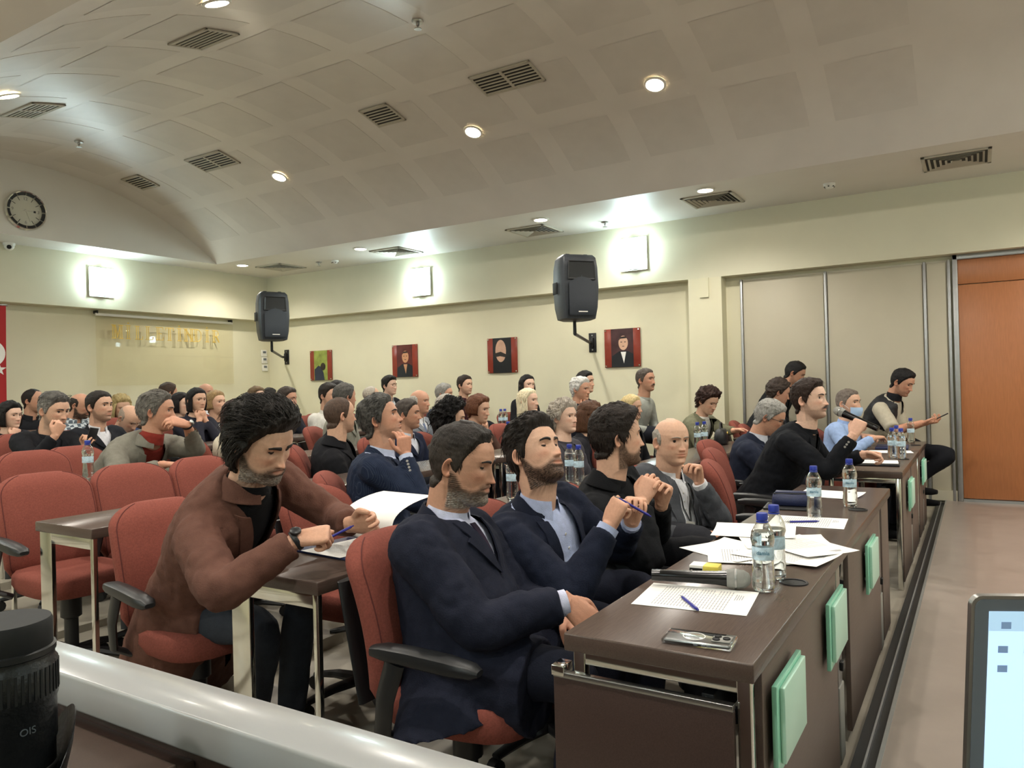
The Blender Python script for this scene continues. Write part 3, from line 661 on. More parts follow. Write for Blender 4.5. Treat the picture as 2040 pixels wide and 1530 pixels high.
def hairline(a, hp):
    z = np.interp(a, [0, 20, 40, 55, 66, 74, 80, 88, 98, 106, 118, 135, 180], [.080, .081, .073, .05, .03, .0, -.016, -.012, .012, -.005, -.05, -.078, -.086])
    return z+hp.get('recede', 0)*np.interp(a, [0, 30, 60, 75, 180], [.022, .03, .018, 0, 0])
def hair_mask(TH, Z, hp):
    a = np.abs(np.degrees(TH)); m = ss(Z-hairline(a, hp), -.003, .016)
    bl = hp.get('bald', 0)
    if bl:                                                  # bare crown: keep the band over the ears and the nape
        lim = np.interp(a, [0, 60, 75, 100, 180], [-.2, -.2, .035, .06, .07-.02*bl]); m = m*ss(lim-Z, -.008, .014)
    return m
SKIN = dict(a='C79C83', b='BF9077', c='D0A68D', d='A9745A', e='DAB49E')
def mixc(a, b, t): return a*(1-t[:, None])+b*t[:, None]
def make_head(hp, lod):
    """vertices, faces and colours of head + neck + eyes + ears in the head frame (x right, y front, z up)"""
    n, m = ((120, 104), (76, 66), (52, 46))[lod]
    u = np.linspace(-1, 1, n, endpoint=False); th = np.pi*np.sign(u)*np.abs(u)**1.22; zg = zgrid(m)
    TH, Z = np.meshgrid(th, zg); x, y, z = head_geo(TH, Z, hp); sh = TH.shape
    P = np.stack([x, y, z], -1).reshape(-1, 3); base = np.array(lin(SKIN[hp.get('skin', 'a')])); C = np.tile(base, (len(P), 1))
    X, Y_, Zf, T = x.ravel(), y.ravel(), z.ravel(), TH.ravel(); ax = np.abs(X); fr = (Y_ > .03)
    blush = np.clip(.5*gs(ax, Zf, .045, -.02, .02, .016)+.55*gs(X, Zf, 0, -.03, .014, .012), 0, 1)*fr; C = mixc(C, C*np.array([1.10, .80, .76]), blush)
    C = mixc(C, C*np.array([.86, .60, .58]), .9*np.clip(gs(X, Zf, 0, -.0575, .0215, .0082), 0, 1)**.7*fr)
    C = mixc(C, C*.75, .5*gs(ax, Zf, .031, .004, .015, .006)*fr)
    hc = np.array(lin(hp.get('hair', '1E1814'))); bm = beard_mask(TH, x, Z, hp).ravel(); bs = hp.get('stubble', 0)
    if hp.get('beard', 0): bs = max(bs, .93)
    bc = np.array(lin(hp.get('beardcol', hp.get('hair', '1E1814')))); rng = np.random.default_rng(3)
    if bs:
        g = hp.get('beardgrey', 0)*np.clip(rng.random(len(P))*1.3*ss(-Zf, .055, .10), 0, 1); bcol = bc[None]*(1-g[:, None])+np.array(lin('A9A49C'))[None]*g[:, None]
        C = mixc(C, bcol, np.clip(bm*bs*(.8+.3*rng.random(len(P))), 0, 1))
    ms = hp.get('mous', 0)
    if ms:
        mm = np.clip(1.6*np.exp(-(X/.027)**4-((Zf+.0455+.004*(X/.02)**2)/.0075)**4), 0, 1)*fr; C = mixc(C, np.tile(hc, (len(P), 1)), mm*ms); P[:, 1] += mm*.008*ms
    hm = hair_mask(TH, Z, hp).ravel()
    if hp.get('buzz', 0) or hp.get('style') != 'none': C = mixc(C, np.tile(hc*1.3, (len(P), 1)), hm*hp.get('buzz', .85))
    F = []
    for i in range(m-1):
        k = i*n
        for j in range(n): F.append((k+j, k+n+j, k+n+(j+1) % n, k+(j+1) % n))
    F.append(tuple(range(n)))
    ring_last = list(range((m-1)*n, m*n))
    Ps, Cs = [P], [C]; off = len(P)
    def addp(p, c, f):
        nonlocal off
        Ps.append(np.array(p)); Cs.append(np.tile(np.array(c), (len(p), 1)) if np.ndim(c) == 1 else np.array(c)); F.extend([tuple(i+off for i in q) for q in f]); off += len(p)
    gd = lambda r, s: [(i*s+j, i*s+(j+1) % s, (i+1)*s+(j+1) % s, (i+1)*s+j) for i in range(r-1) for j in range(s)]
    # eyes and lids
    lid = hp.get('lid', .35)        # 0 wide open, 1 closed
    en, em = ((18, 12), (12, 8), (8, 6))[lod]
    for sx in (-1, 1):
        ex, ez = sx*.031, .0105; i = np.argmin((X-ex)**2+(Zf-ez)**2+(Y_ < 0)*9); ey = Y_[i]-.0068; er = .0125
        pts, cols = [], []
        for a in range(em+1):
            t = math.pi*a/em
            for b in range(en):
                q = 2*math.pi*b/en; d = np.array([math.sin(t)*math.cos(q), math.cos(t), math.sin(t)*math.sin(q)])
                g = hp.get('gaze', (0, -.05)); gv = np.array([g[0], 1, g[1]]); gv /= np.linalg.norm(gv); dt = d@gv
                cols.append(lin('0C0807') if dt > .94 else lin(hp.get('iris', '3A2416')) if dt > .80 else lin('C9BFB6')); pts.append(np.array([ex, ey, ez])+d*er)
        addp(pts, cols, gd(em+1, en))
        sk = base*.93
        for top in (1, -1):                                  # eyelids: spherical bands over the eyeball
            pts = []; nr, nc = ((7, 15), (5, 11), (4, 8))[lod]
            edge = (1.05-1.12*lid*1.25) if top > 0 else .78-.25*lid
            edge = math.asin(max(-.6, min(.9, .62-1.02*lid if top > 0 else .50)))
            for a in range(nr):
                for b in range(nc):
                    az = R(-88+176*b/(nc-1)); e0 = edge*math.cos(az)**.8 if abs(math.cos(az)) > .02 else 0; el = e0+(R(80)-e0)*a/(nr-1)
                    rr = er+(.0016 if a == 0 else .0013)
                    pts.append((ex+math.cos(el)*math.sin(az)*rr, ey+math.cos(el)*math.cos(az)*rr, ez+top*math.sin(el)*rr))
            addp(pts, [np.array(lin('1C1210')) if (i_ < (2*nc if lod < 2 else nc) and top > 0) else (sk*.8 if i_ < nc else sk) for i_ in range(nr*nc)], [(i*nc+j, i*nc+j+1, (i+1)*nc+j+1, (i+1)*nc+j) for i in range(nr-1) for j in range(nc-1)])
        # brow
        pts = []; bw = 1.2*hp.get('brow', 1.0); nb = (12, 8, 6)[lod]
        for a in range(nb):
            v = a/(nb-1); bx = .011+.040*v; bz = .0275+.006*math.sin(v*math.pi*.8)-.004*v; i = np.argmin((X-sx*bx)**2+(Zf-bz)**2+(Y_ < 0)*9); yy = Y_[i]
            hgt = .0042*bw*(1-.55*v)
            for kz, ky in ((-1, -.001), (-.5, .0032), (.5, .0028), (1, -.001)): pts.append((sx*bx, yy+ky, bz+kz*hgt))
        addp(pts, hc*hp.get('browk', .9), [(i*4+j, i*4+j+1, i*4+j+5, i*4+j+4) for i in range(nb-1) for j in range(3)])
        # ear
        rn_, cn = ((9, 26), (7, 18), (5, 12))[lod]; pts, cols = [], []; w0 = float(np.interp(-.005, *T_W))-.006
        for a in range(rn_):
            rho = a/(rn_-1)
            for b in range(cn):
                ph = 2*math.pi*b/cn; lob = 1-.22*max(0, -math.sin(ph))**2; ly = .0185*rho*math.cos(ph)*lob; lz = .0325*rho*math.sin(ph)
                hgt = np.interp(rho, [0, .35, .55, .78, .9, 1], [.003, .004, .010, .014, .012, .0]) if math.cos(ph) < .55 or abs(math.sin(ph)) > .8 else np.interp(rho, [0, .5, .8, 1], [.003, .006, .006, .0])
                pts.append((sx*(w0+hgt+max(0, -ly+.006)*.55*(1 if rho < .97 else .55)), -.010+ly-.12*lz*-1*.6, -.004+lz)); cols.append(base*np.array([1.02, .88, .84])*(.72 if rho < .3 else 1))
        addp(pts, cols, gd(rn_, cn))
    return np.concatenate(Ps), np.concatenate(Cs), F, ring_last, n
def fbm(v, o=3):
    return noise.fractal(v, 1.0, 2.1, o)
def make_hair(hp, lod):
    st = hp.get('style', 'short')
    if st == 'none': return None
    n, m = ((150, 84), (90, 50), (60, 36))[lod]; th = np.linspace(-np.pi, np.pi, n, endpoint=False); zg = np.linspace(.118, -.10, m)
    TH, Z = np.meshgrid(th, zg); x, y, _ = head_base(TH, Z, hp); P = np.stack([x, y, Z], -1)
    mk = hair_mask(TH, Z, hp); N = P-np.array([0, -.005, .015]); N /= np.linalg.norm(N, axis=-1, keepdims=True)
    tt, ts = hp.get('top', .018), hp.get('side', .007); topw = ss(Z, .03, .095); th_ = ts+(tt-ts)*topw
    qf = hp.get('quiff', 0)
    if qf: th_ = th_+qf*np.exp(-((Z-.098)/.025)**2)*ss(np.cos(TH), .0, .8)
    wav = hp.get('wave', .25); fq = hp.get('freq', 1.0); seed = hp.get('seed', 1.0)
    out = np.zeros(mk.shape); strand = np.zeros(mk.shape)
    for i in range(m):
        for j in range(n):
            if mk[i, j] <= 0: continue
            p = P[i, j]; v = Vector((p[0]*38*fq+seed*7, p[1]*24*fq, p[2]*38*fq)); a = noise.noise(v); b = noise.noise(Vector((p[0]*150*fq, p[1]*60*fq+seed, p[2]*120*fq)))
            out[i, j] = 1+wav*(1.3*a+.75*b)
    d = th_*mk**1.15*np.maximum(out, .15)+.0012*(mk > .02)
    Q = P+N*d[..., None]
    if st == 'curly':
        rng = np.random.default_rng(5); Q += N*(rng.random(mk.shape)[..., None]-.4)*.012*(mk[..., None] > .3)
    # inner vertices stay under the skin where there is no hair
    Q = np.where(mk[..., None] > .001, Q, P-N*.003)
    F = []; used = mk > .001
    for i in range(m-1):
        for j in range(n):
            k = (j+1) % n
            if used[i, j] or used[i+1, j] or used[i, k] or used[i+1, k]: F.append((i*n+j, (i+1)*n+j, (i+1)*n+k, i*n+k))
    if used[0].any(): F.append(tuple(range(n)))
    V = Q.reshape(-1, 3).tolist(); hc = np.array(lin(hp.get('hair', '1E1814'))); h2 = np.array(lin(hp['hair2'])) if 'hair2' in hp else hc*1.5
    rs = np.random.default_rng(int(seed*10)); C = []
    sidew = (1-ss(Z, .035, .085)).ravel()
    for q, sw in zip(V, sidew):
        g = .5+.5*noise.noise(Vector((q[0]*60+seed, q[1]*45, q[2]*60))); g = g*hp.get('greymix', .35)+hp.get('greyside', 0)*sw*(.5+.5*g); g = min(1, max(0, g)); C.append(hc*(1-g)+h2*g)
    def lock(pts, r0, c):
        k = len(V); u, v_, _ = basis(Vector(pts[-1])-Vector(pts[0])); L_ = len(pts)
        for i, p in enumerate(pts):
            r = r0*(1-(i/(L_-1))**2*.85)
            for a in range(4): V.append(tuple(Vector(p)+(u*math.cos(a*math.pi/2)+v_*math.sin(a*math.pi/2)*.5)*r)); C.append(c)
        for i in range(L_-1):
            for a in range(4): F.append((k+i*4+a, k+i*4+(a+1) % 4, k+i*4+4+(a+1) % 4, k+i*4+4+a))
    nl = hp.get('locks', 0)
    if nl and lod < 2:
        idx = np.argwhere(mk > .6); r_ = random.Random(int(seed*31)); ln = hp.get('locklen', .05); back = hp.get('comb', (0, -1, -.3)); fz = hp.get('lift', .4); lw = hp.get('lockw', .0035)
        for _ in range(nl):
            i, j = idx[r_.randrange(len(idx))]; p = Vector(Q[i, j])-Vector(N[i, j])*.004; nn = Vector(N[i, j])
            cm = Vector(back)+Vector((r_.uniform(-.35, .35), r_.uniform(-.3, .3), r_.uniform(-.3, .2))); 
            if p.z < .03: cm = Vector((cm.x*.5, cm.y*.5, -1))
            d0 = (cm-nn*cm.dot(nn)); d0 = d0.normalized() if d0.length > .05 else Vector((0, -1, 0))
            L_ = ln*r_.uniform(.5, 1.2); pts = [p]; dd = (d0+nn*fz).normalized(); curl = hp.get('curl', .4)
            for s in range(5):
                pts.append(pts[-1]+dd*L_/5); dd = (dd-nn*(fz*.42)+Vector((r_.uniform(-1, 1), r_.uniform(-1, 1), r_.uniform(-1, .4)))*curl*.5+Vector((0, 0, -.12))).normalized()
            g = r_.random()*hp.get('greymix', .35)*1.4; g = min(1, g+hp.get('greyside', 0)*(1-float(ss(np.array(p.z), .035, .085)))); lock(pts, lw*r_.uniform(.7, 1.4), hc*(1-g)+h2*g)
    ln = hp.get('long', 0)
    if ln:                                                   # hair falling behind and beside the face
        a0 = R(hp.get('open', 62)); na, nz = ((56, 30), (36, 20), (24, 14))[lod]; k0 = len(V)
        for layer in (0, 1):
            for i in range(nz):
                v = i/(nz-1); zz = .085-(.085+ln)*v
                for j in range(na):
                    a = a0+(2*math.pi-2*a0)*j/(na-1); zc = max(zz, -.03); bx, by, _ = head_base(np.array([a]), np.array([max(zc, .0)]), hp); r = math.hypot(bx[0], by[0])
                    fl = 1.10+hp.get('vol', .12)*math.sin(min(1, v*1.4)*math.pi*.6)-(.10 if zz > .06 else 0)
                    nn_ = noise.noise(Vector((math.sin(a)*5+seed, math.cos(a)*5, zz*9)))*.010+noise.noise(Vector((math.sin(a)*16, math.cos(a)*16+seed, zz*5)))*.006*hp.get('wave', .25)*4
                    rr = r*fl+nn_-(.012 if layer else 0); tip = 1-(.18 if v > .93 else 0)
                    if v > .6: rr *= 1-.18*(v-.6)/.4*hp.get('taper', .6)
                    V.append((math.sin(a)*rr*tip, math.cos(a)*rr-.004, zz)); g = .5+.5*noise.noise(Vector((a*9, zz*4, seed))); g *= hp.get('greymix', .35)*1.3; g = min(1, max(0, g)); C.append(hc*(1-g)+h2*g)
        for layer in (0, 1):
            b0 = k0+layer*na*nz
            for i in range(nz-1):
                for j in range(na-1):
                    q = (b0+i*na+j, b0+(i+1)*na+j, b0+(i+1)*na+j+1, b0+i*na+j+1); F.append(q if layer == 0 else q[::-1])
        for i in range(nz-1):
            for j, fl in ((0, 0), (na-1, 1)):
                a, b, c, d_ = k0+i*na+j, k0+(i+1)*na+j, k0+na*nz+(i+1)*na+j, k0+na*nz+i*na+j; F.append((a, d_, c, b) if not fl else (a, b, c, d_))
        for j in range(na-1): F.append((k0+(nz-1)*na+j, k0+na*nz+(nz-1)*na+j, k0+na*nz+(nz-1)*na+j+1, k0+(nz-1)*na+j+1))
    return np.array(V), np.array(C), F

# ------------------------------------------------------------------ voxel skin for cloth and hands
TS = bpy.data.scenes.new('workbench')
def remesh(mb, vox, sm=4, fac=.5):
    me = bpy.data.meshes.new('tmp'); me.from_pydata(mb.v, [], mb.f)
    o = bpy.data.objects.new('tmp', me); TS.collection.objects.link(o)
    m = o.modifiers.new('r', 'REMESH'); m.mode = 'VOXEL'; m.voxel_size = vox; m.adaptivity = 0
    if sm: s = o.modifiers.new('s', 'SMOOTH'); s.iterations = sm; s.factor = fac
    with bpy.context.temp_override(scene=TS, view_layer=TS.view_layers[0]):
        dg = bpy.context.evaluated_depsgraph_get(); out = bpy.data.meshes.new_from_object(o.evaluated_get(dg))
    bpy.data.objects.remove(o); bpy.data.meshes.remove(me); return out
def wrinkle(me, amp, freq, seed=0.0, fine=False):
    nv = len(me.vertices); co = np.empty(nv*3); me.vertices.foreach_get('co', co); co = co.reshape(-1, 3); no = np.empty(nv*3); me.vertex_normals.foreach_get('vector', no); no = no.reshape(-1, 3)
    d = np.empty(nv)
    for i in range(nv):
        p = co[i]; q = Vector((p[0]*freq+seed, p[1]*freq, p[2]*freq*.8)); a = noise.noise(q+Vector((noise.noise(q*.5)*1.2, 0, 0))); b = noise.noise(q*.45+Vector((9, 3, seed)))
        d[i] = (abs(a)*2-.5)*.7+b*.8+(.45*(abs(noise.noise(q*2.3+Vector((4, 7, 1))))*2-.5) if fine else 0)
    co += no*(d*amp)[:, None]; me.vertices.foreach_set('co', co.ravel()); me.update()
def spline(pts, k=4):
    P = [Vector(p) for p in pts]; out = []
    for i in range(len(P)-1):
        a, b, c, d = P[max(i-1, 0)], P[i], P[i+1], P[min(i+2, len(P)-1)]
        for s in range(k):
            t = s/k; out.append(.5*((2*b)+(c-a)*t+(2*a-5*b+4*c-d)*t*t+(3*b-a-3*c+d)*t**3))
    return out+[P[-1]]
def lerps(v, k=4): return [float(x) for x in np.interp(np.linspace(0, len(v)-1, (len(v)-1)*k+1), range(len(v)), v)]
CURL = dict(relax=(18, 28, 18), flat=(4, 8, 5), fist=(74, 92, 55), grip=(55, 75, 40), half=(38, 50, 30), chin=(50, 70, 40))
def make_hand(wr, d, nrm, right, curl, sc=1.0, spread=1.0, thumb=.3, per=None):
    d = Vector(d).normalized(); nrm = Vector(nrm); nrm = (nrm-d*nrm.dot(d)).normalized(); t = d.cross(nrm)*(1 if right else -1); wr = Vector(wr); s = sc
    mb = MB()
    rg = []
    for l, w, h, o in ((-.02, .027, .020, 0), (.0, .028, .019, 0), (.03, .036, .018, .002), (.065, .042, .0155, .001), (.09, .041, .013, 0), (.098, .036, .009, 0)):
        rg.append([wr+d*l*s+t*(x*s+o)+nrm*y*s for x, y in sup(w, h, 14, 0, 2.5)])
    mb.grid(rg)
    c0 = CURL[curl] if isinstance(curl, str) else curl
    for fi, (lat, ln, r, st) in enumerate(((.030, .072, .0088, .090), (.0105, .080, .0092, .096), (-.010, .074, .0088, .092), (-.029, .058, .0078, .083))):
        c = c0 if not per or fi not in per else per[fi]
        base = wr+d*(st-.012)*s+t*lat*s; dirv = (d+t*lat*1.6*spread*(.4 if c[0] > 45 else 1)).normalized(); ax = dirv.cross(nrm).normalized(); pts = [base-dirv*.01*s, base]; cur = dirv
        for seg, ang in zip((.46, .31, .23), c):
            cur = Matrix.Rotation(R(ang), 3, ax) @ cur; pts.append(pts[-1]+cur*ln*s*seg*1.1)
        pp = spline(pts, 3); rr = [r*s*(1.05-.25*i/(len(pp)-1)) for i in range(len(pp))]; rr[-1] *= .65; pp.append(pp[-1]+cur*.003*s); rr.append(rr[-1]*.4)
        mb.tube(pp, rr, 8)
    b0 = wr+d*.022*s+t*.026*s; td = (d*.75+t*(.75-thumb*.5)+nrm*(.25+thumb*.6)).normalized(); td2 = (d*.95+t*(.2-thumb*.9)+nrm*(.2+thumb*.5)).normalized()
    pts = [b0-td*.01*s, b0+td*.022*s, b0+td*.045*s, b0+td*.045*s+td2*.028*s, b0+td*.045*s+td2*.05*s]; mb.tube(spline(pts, 3), lerps([.014*s, .014*s, .0115*s, .0105*s, .007*s], 3), 8)
    return mb
# ------------------------------------------------------------------ people: body and clothes
ZV = Vector((0, 0, 1))
def ydir(a): return Vector((math.sin(R(a)), -math.cos(R(a)), 0))
def catm(xs, ys, x): return float(np.interp(x, xs, ys))
TP = [-.45, -.1, 0, .12, .3, .5, .7, .82, .90, .96, 1.0]
TW = [.21, .178, .172, .168, .156, .160, .172, .174, .150, .100, .066]
TF = [.19, .14, .125, .125, .125, .122, .120, .105, .088, .070, .060]
TB = [.15, .14, .125, .115, .102, .108, .115, .110, .098, .080, .062]
MESHN = 0
def set_cols(me, C, name='Col'):
    a = me.color_attributes.new(name, 'FLOAT_COLOR', 'POINT'); c4 = np.ones((len(me.vertices), 4), 'f'); c4[:, :3] = C; a.data.foreach_set('color', c4.ravel())
def obj_from(name, me, m, root, color=None):
    me.name = name; me.materials.clear(); me.materials.append(MATS[m]); me.shade_smooth()
    o = bpy.data.objects.new(name, me); COL.objects.link(o); o.parent = root
    if color: o.color = (*lin(color), 1)
    return o
def strip(mb, rows, thick, nv):
    """two-sided sheet from a grid of points, thickened against nv(row, col)"""
    n = len(rows[0]); m = len(rows); top = [p for r in rows for p in r]; bot = [p-nv*thick for p in top]; k = n*m; f = []
    for i in range(m-1):
        for j in range(n-1): q = (i*n+j, i*n+j+1, (i+1)*n+j+1, (i+1)*n+j); f.append(q); f.append(tuple(x+k for x in reversed(q)))
    for i in range(m-1):
        for j in (0, n-1): f.append((i*n+j, (i+1)*n+j, (i+1)*n+j+k, i*n+j+k))
    for j in range(n-1):
        for i in (0, m-1): f.append((i*n+j, i*n+j+1, i*n+j+1+k, i*n+j+k))
    mb.add(top+bot, f)
PEOPLE = {}
def person(key, head, label, yaw=0, pitch=0, roll=0, tyaw=None, hp={}, hs=1.0, lod=2, seat=None, ws=1.0, belly=0, outer='suit', col='20222B', inner='E6E6EA', innermat='cloth', outermat='cloth',
           V=(.62, .072, .0), collar=True, tie=None, arms={}, legs='23252C', legpose=None, cuffs=True, glasses=None, lift=0, shoulders=1.0, lapel=True, group=None, slouch=.02, sz=1.0, turtle=None, lapcol=None, collarcol=None, hem=-.12, pz=.555, hemw=0, drape=None):
    Hc = head if isinstance(head, Vector) else W(*head)
    if tyaw is None: tyaw = yaw*.35
    hp = dict(hp); hp.setdefault('seed', (len(PEOPLE)*1.37) % 9+1)
    # head frame
    fh = ydir(yaw)*math.cos(R(pitch))-ZV*math.sin(R(pitch)); rh = fh.cross(ZV).normalized(); uh = rh.cross(fh).normalized()
    if roll: q = Matrix.Rotation(R(roll), 3, fh); rh = q @ rh; uh = q @ uh
    MH = Matrix((rh, fh, uh)).transposed()
    N = Hc-uh*.125*hs-fh*.035*hs-ZV*.05*hs
    if seat is None: seat = (Hc.x-.02, Hc.y+.10)
    fz = floor_z(seat[1])+lift; Pv = Vector((seat[0], seat[1], fz+pz))
    root = empty('person', (Pv.x, Pv.y, fz), 0, label, 'person', group); base = Vector(root.location)
    Ft = ydir(tyaw); mid = (Pv+N)/2-Ft*slouch
    tl = (N-Pv).length; k_h = max(.8, min(1.25, tl/.50))
    def C(t):
        return Pv*(1-t)**2+mid*2*t*(1-t)+N*t*t if t >= 0 else Pv+(mid-Pv).normalized()*t*tl
    def fr(t):
        t1 = max(t, 0); U = ((mid-Pv)*(1-t1)+(N-mid)*t1).normalized(); F = (Ft-U*Ft.dot(U)).normalized(); return F.cross(U).normalized(), F, U
    def dims(t, off):
        bl = belly*math.exp(-((t-.28)/.25)**2); hw = hemw*min(1, max(0, -t/.3)) if off > .02 else 0; return (catm(TP, TW, t)*ws+off+bl*.35+hw)*(1 if t > .95 else sz), (catm(TP, TF, t)*(.5+.5*ws)+off+bl)*1.0, catm(TP, TB, t)*(.5+.5*ws)+off
    def ring(t, off, n=36, e=2.3):
        c = C(t); r_, f_, u_ = fr(t); w, f, b = dims(t, off); out = []
        for i in range(n):
            a = 2*math.pi*i/n; s, co = math.sin(a), math.cos(a); out.append(c+r_*w*math.copysign(abs(s)**(2/e), s)+f_*(f if co > 0 else b)*math.copysign(abs(co)**(2/e), co)-base)
        return out
    def front(r, t, off):
        c = C(t); r_, f_, u_ = fr(t); w, f, b = dims(t, off); x = min(.98, abs(r)/w); return c+r_*r+f_*f*(1-x**2.3)**(1/2.3)-base
    # ---------------- arms
    vox = (.0085, .012, .017)[lod]; wrists = {}
    Rs, Fs, Us = fr(.84); tube_pts = {}
    for s, sg in (('R', 1), ('L', -1)):
        S = C(.845)+Rs*sg*(.172*ws*shoulders)*sz; a = dict(arms.get(s, {}))
        kind = a.get('pose', 'lap'); tgt = a.get('at'); pole = Vector(a.get('pole', Rs*sg*.7-ZV*.9-Fs*.25))
        hd = a.get('d'); hn = a.get('n')
        if kind == 'chin':
            tgt = Hc+fh*.075-uh*.20*hs+rh*sg*a.get('out', .03) if tgt is None else tgt; hd = hd or (uh*.95+fh*.05-rh*sg*.35); hn = hn or (-fh*.9-rh*sg*.3); pole = Vector(a.get('pole', -ZV+Fs*.35+Rs*sg*.55)); a.setdefault('curl', 'chin')
        elif tgt is None and kind == 'lap': tgt = C(.02)+Ft*.30+Rs*sg*.09+ZV*.02
        elif tgt is None and kind == 'desk': tgt = C(.15)+Ft*.42+Rs*sg*.12+ZV*.12; tgt.z = max(tgt.z, fz+.79)
        tgt = Vector(tgt); la, lb = .285*sz, .25*sz; D = tgt-S; dl = D.length
        if dl > (la+lb)*.985: q = dl/((la+lb)*.985); la *= q; lb *= q
        dd = D.normalized(); xx = (la*la-lb*lb+dl*dl)/(2*dl); hh = math.sqrt(max(0, la*la-xx*xx)); pp = pole-dd*pole.dot(dd); pp = pp.normalized() if pp.length > 1e-4 else Vector((0, 0, -1)); E_ = S+dd*xx+pp*hh
        fd = (tgt-E_).normalized(); hd = Vector(hd) if hd is not None else fd; hn = Vector(hn) if hn is not None else (-ZV*.8-Rs*sg*.6)
        wrists[s] = (S, E_, tgt, fd, hd, hn, a)
    # ---------------- body (skin): one surface from crown to hips, with the hands joined in
    P, Cc, F, last, n = make_head(hp, lod)
    V3 = [tuple(MH @ Vector(p*hs)+Hc-base) for p in P]; cols = Cc.tolist(); sk = lin(SKIN[hp.get('skin', 'a')])
    thn = np.pi*np.sign(np.linspace(-1, 1, n, endpoint=False))*np.abs(np.linspace(-1, 1, n, endpoint=False))**1.22
    prev = last; c0 = MH @ Vector((0, -.022*hs, -.127*hs))+Hc
    def addring(pts):
        nonlocal prev
        k = len(V3); V3.extend(tuple(p) for p in pts); cols.extend([sk]*len(pts)); cur = list(range(k, k+n))
        for j in range(n): F.append((prev[j], cur[j], cur[(j+1) % n], prev[(j+1) % n]))
        prev = cur
    R1, F1, U1 = fr(.98); nk = hp.get('neck', 1.0)
    for q in (.35, .7, 1.0):
        c = c0.lerp(N, q); rr = rh.lerp(R1, q).normalized(); ff = fh.lerp(F1, q); ff = (ff-rr*ff.dot(rr)).normalized(); w = (.058*nk*hs)*(1-q)+.066*q
        addring([c+rr*w*math.sin(a)+ff*w*(1.03)*math.cos(a)-base for a in thn])
    for t in (.96, .9, .8, .6, .4, .2, .02):
        c = C(t); r_, f_, u_ = fr(t); w, f, b = dims(t, -.006); addring([c+r_*w*math.sin(a)+f_*(f if math.cos(a) > 0 else b)*math.cos(a)-base for a in thn])
    F.append(tuple(reversed(prev)))
    for s, sg in (('R', 1), ('L', -1)):
        S, E_, wr, fd, hd, hn, a = wrists[s]
        hsz = a.get('size', 1.0)*(.92 if ws < .93 else 1.0)
        mb = make_hand(wr-base, hd, hn, s == 'R', a.get('curl', 'relax'), hsz, a.get('spread', 1.0), a.get('thumb', .3), a.get('per'))
        mb.tube([E_-base, E_.lerp(wr, .5)-base, wr-fd*.03-base, wr+hd.normalized()*.012-base], [.042, .036, .027, .026], 10)
        hm = remesh(mb, (.0032, .005, .007)[lod], (3, 2, 2)[lod]); k = len(V3); nv = len(hm.vertices); co = np.empty(nv*3); hm.vertices.foreach_get('co', co); V3.extend(map(tuple, co.reshape(-1, 3).tolist())); cols.extend([tuple(np.array(sk)*np.array([1.02, .93, .9]))]*nv); F.extend([tuple(v+k for v in p.vertices) for p in hm.polygons]); bpy.data.meshes.remove(hm)
    me = bpy.data.meshes.new('body'); me.from_pydata(V3, [], F); me.update(); set_cols(me, np.array(cols)); obj_from('body', me, 'skin', root)
    # ---------------- hair
    hr = make_hair(hp, lod)
    if hr:
        Vh, Ch, Fh = hr; me = bpy.data.meshes.new('hair'); me.from_pydata([tuple(MH @ Vector(p*hs)+Hc-base) for p in Vh], [], Fh); me.update(); set_cols(me, Ch); obj_from('hair', me, 'hair', root)
    # ---------------- jacket / top
    open_ = outer in ('suit', 'vest')
    off = .026 if open_ else .016
    mb = MB(); ts = ([hem] if hem < -.13 else [])+[-.12, -.04, .05, .15, .27, .4, .52, .64, .74, .82, .88, .93, .97, 1.0]
    mb.grid([ring(t, off) for t in ts])
    th = {}
    if legpose is None: legpose = {}
    for s, sg in (('R', 1), ('L', -1)):
        S, E_, wr, fd, hd, hn, a = wrists[s]
        if outer != 'vest':
            inn = C(.80)+Rs*sg*.09*ws; stop = wr-fd*a.get('cuff', .02); fat = a.get('fat', 1.0)*(1.0 if open_ else .88)*(.5+.5*ws)
            pts = spline([inn-base, S-base, S.lerp(E_, .5)-base, E_-base, E_.lerp(stop, .5)-base, stop-base], 4); mb.tube(pts, lerps([.075*fat, .077*fat, .067*fat, .059*fat, .052*fat, .043*fat], 4), 14)
        hip = Pv+Rs*sg*.085; knee = hip+Ft*.40*sz+Rs*sg*legpose.get('splay', .05)+ZV*legpose.get('kz', -.01)
        if s in legpose: knee = Vector(legpose[s])
        th[s] = (hip, knee)
        if open_ and outer == 'suit':
            dz = ZV*(-.03 if drape else 0); mb.tube([hip-base, hip.lerp(knee, .25)+dz-base, hip.lerp(knee, drape or .48)+dz-base], [.125, .150, .135] if drape else [.125, .118, .098], 14)
    me = remesh(mb, vox, 5 if lod < 2 else 3)
    if lod < 2: wrinkle(me, .0065 if open_ else .005, 13, hp['seed'], True)
    else: wrinkle(me, .004, 11, hp['seed'])
    if open_ and V:
        tv, a0, b0 = V; bm = bmesh.new(); bm.from_mesh(me); Rm, Fm, Um = fr(.8); Cb = C(.8)-base
        A = {}; 
        for sg in (1, -1):
            pa = front(sg*a0, .99, 0); pb = front(sg*b0, tv, 0); nn = (pa-pb).cross(Fm).normalized(); nn = nn if nn.dot(Rm)*sg > 0 else -nn; A[sg] = (pb, nn)
        def near(p): 
            u = (p-Cb).dot(Um)/tl+.8; u = max(-.2, min(1, u)); cc = C(u)-base; w, f, b = dims(u, off); q = (p-cc).dot(Fm); return q > .25*f and q < f+.05
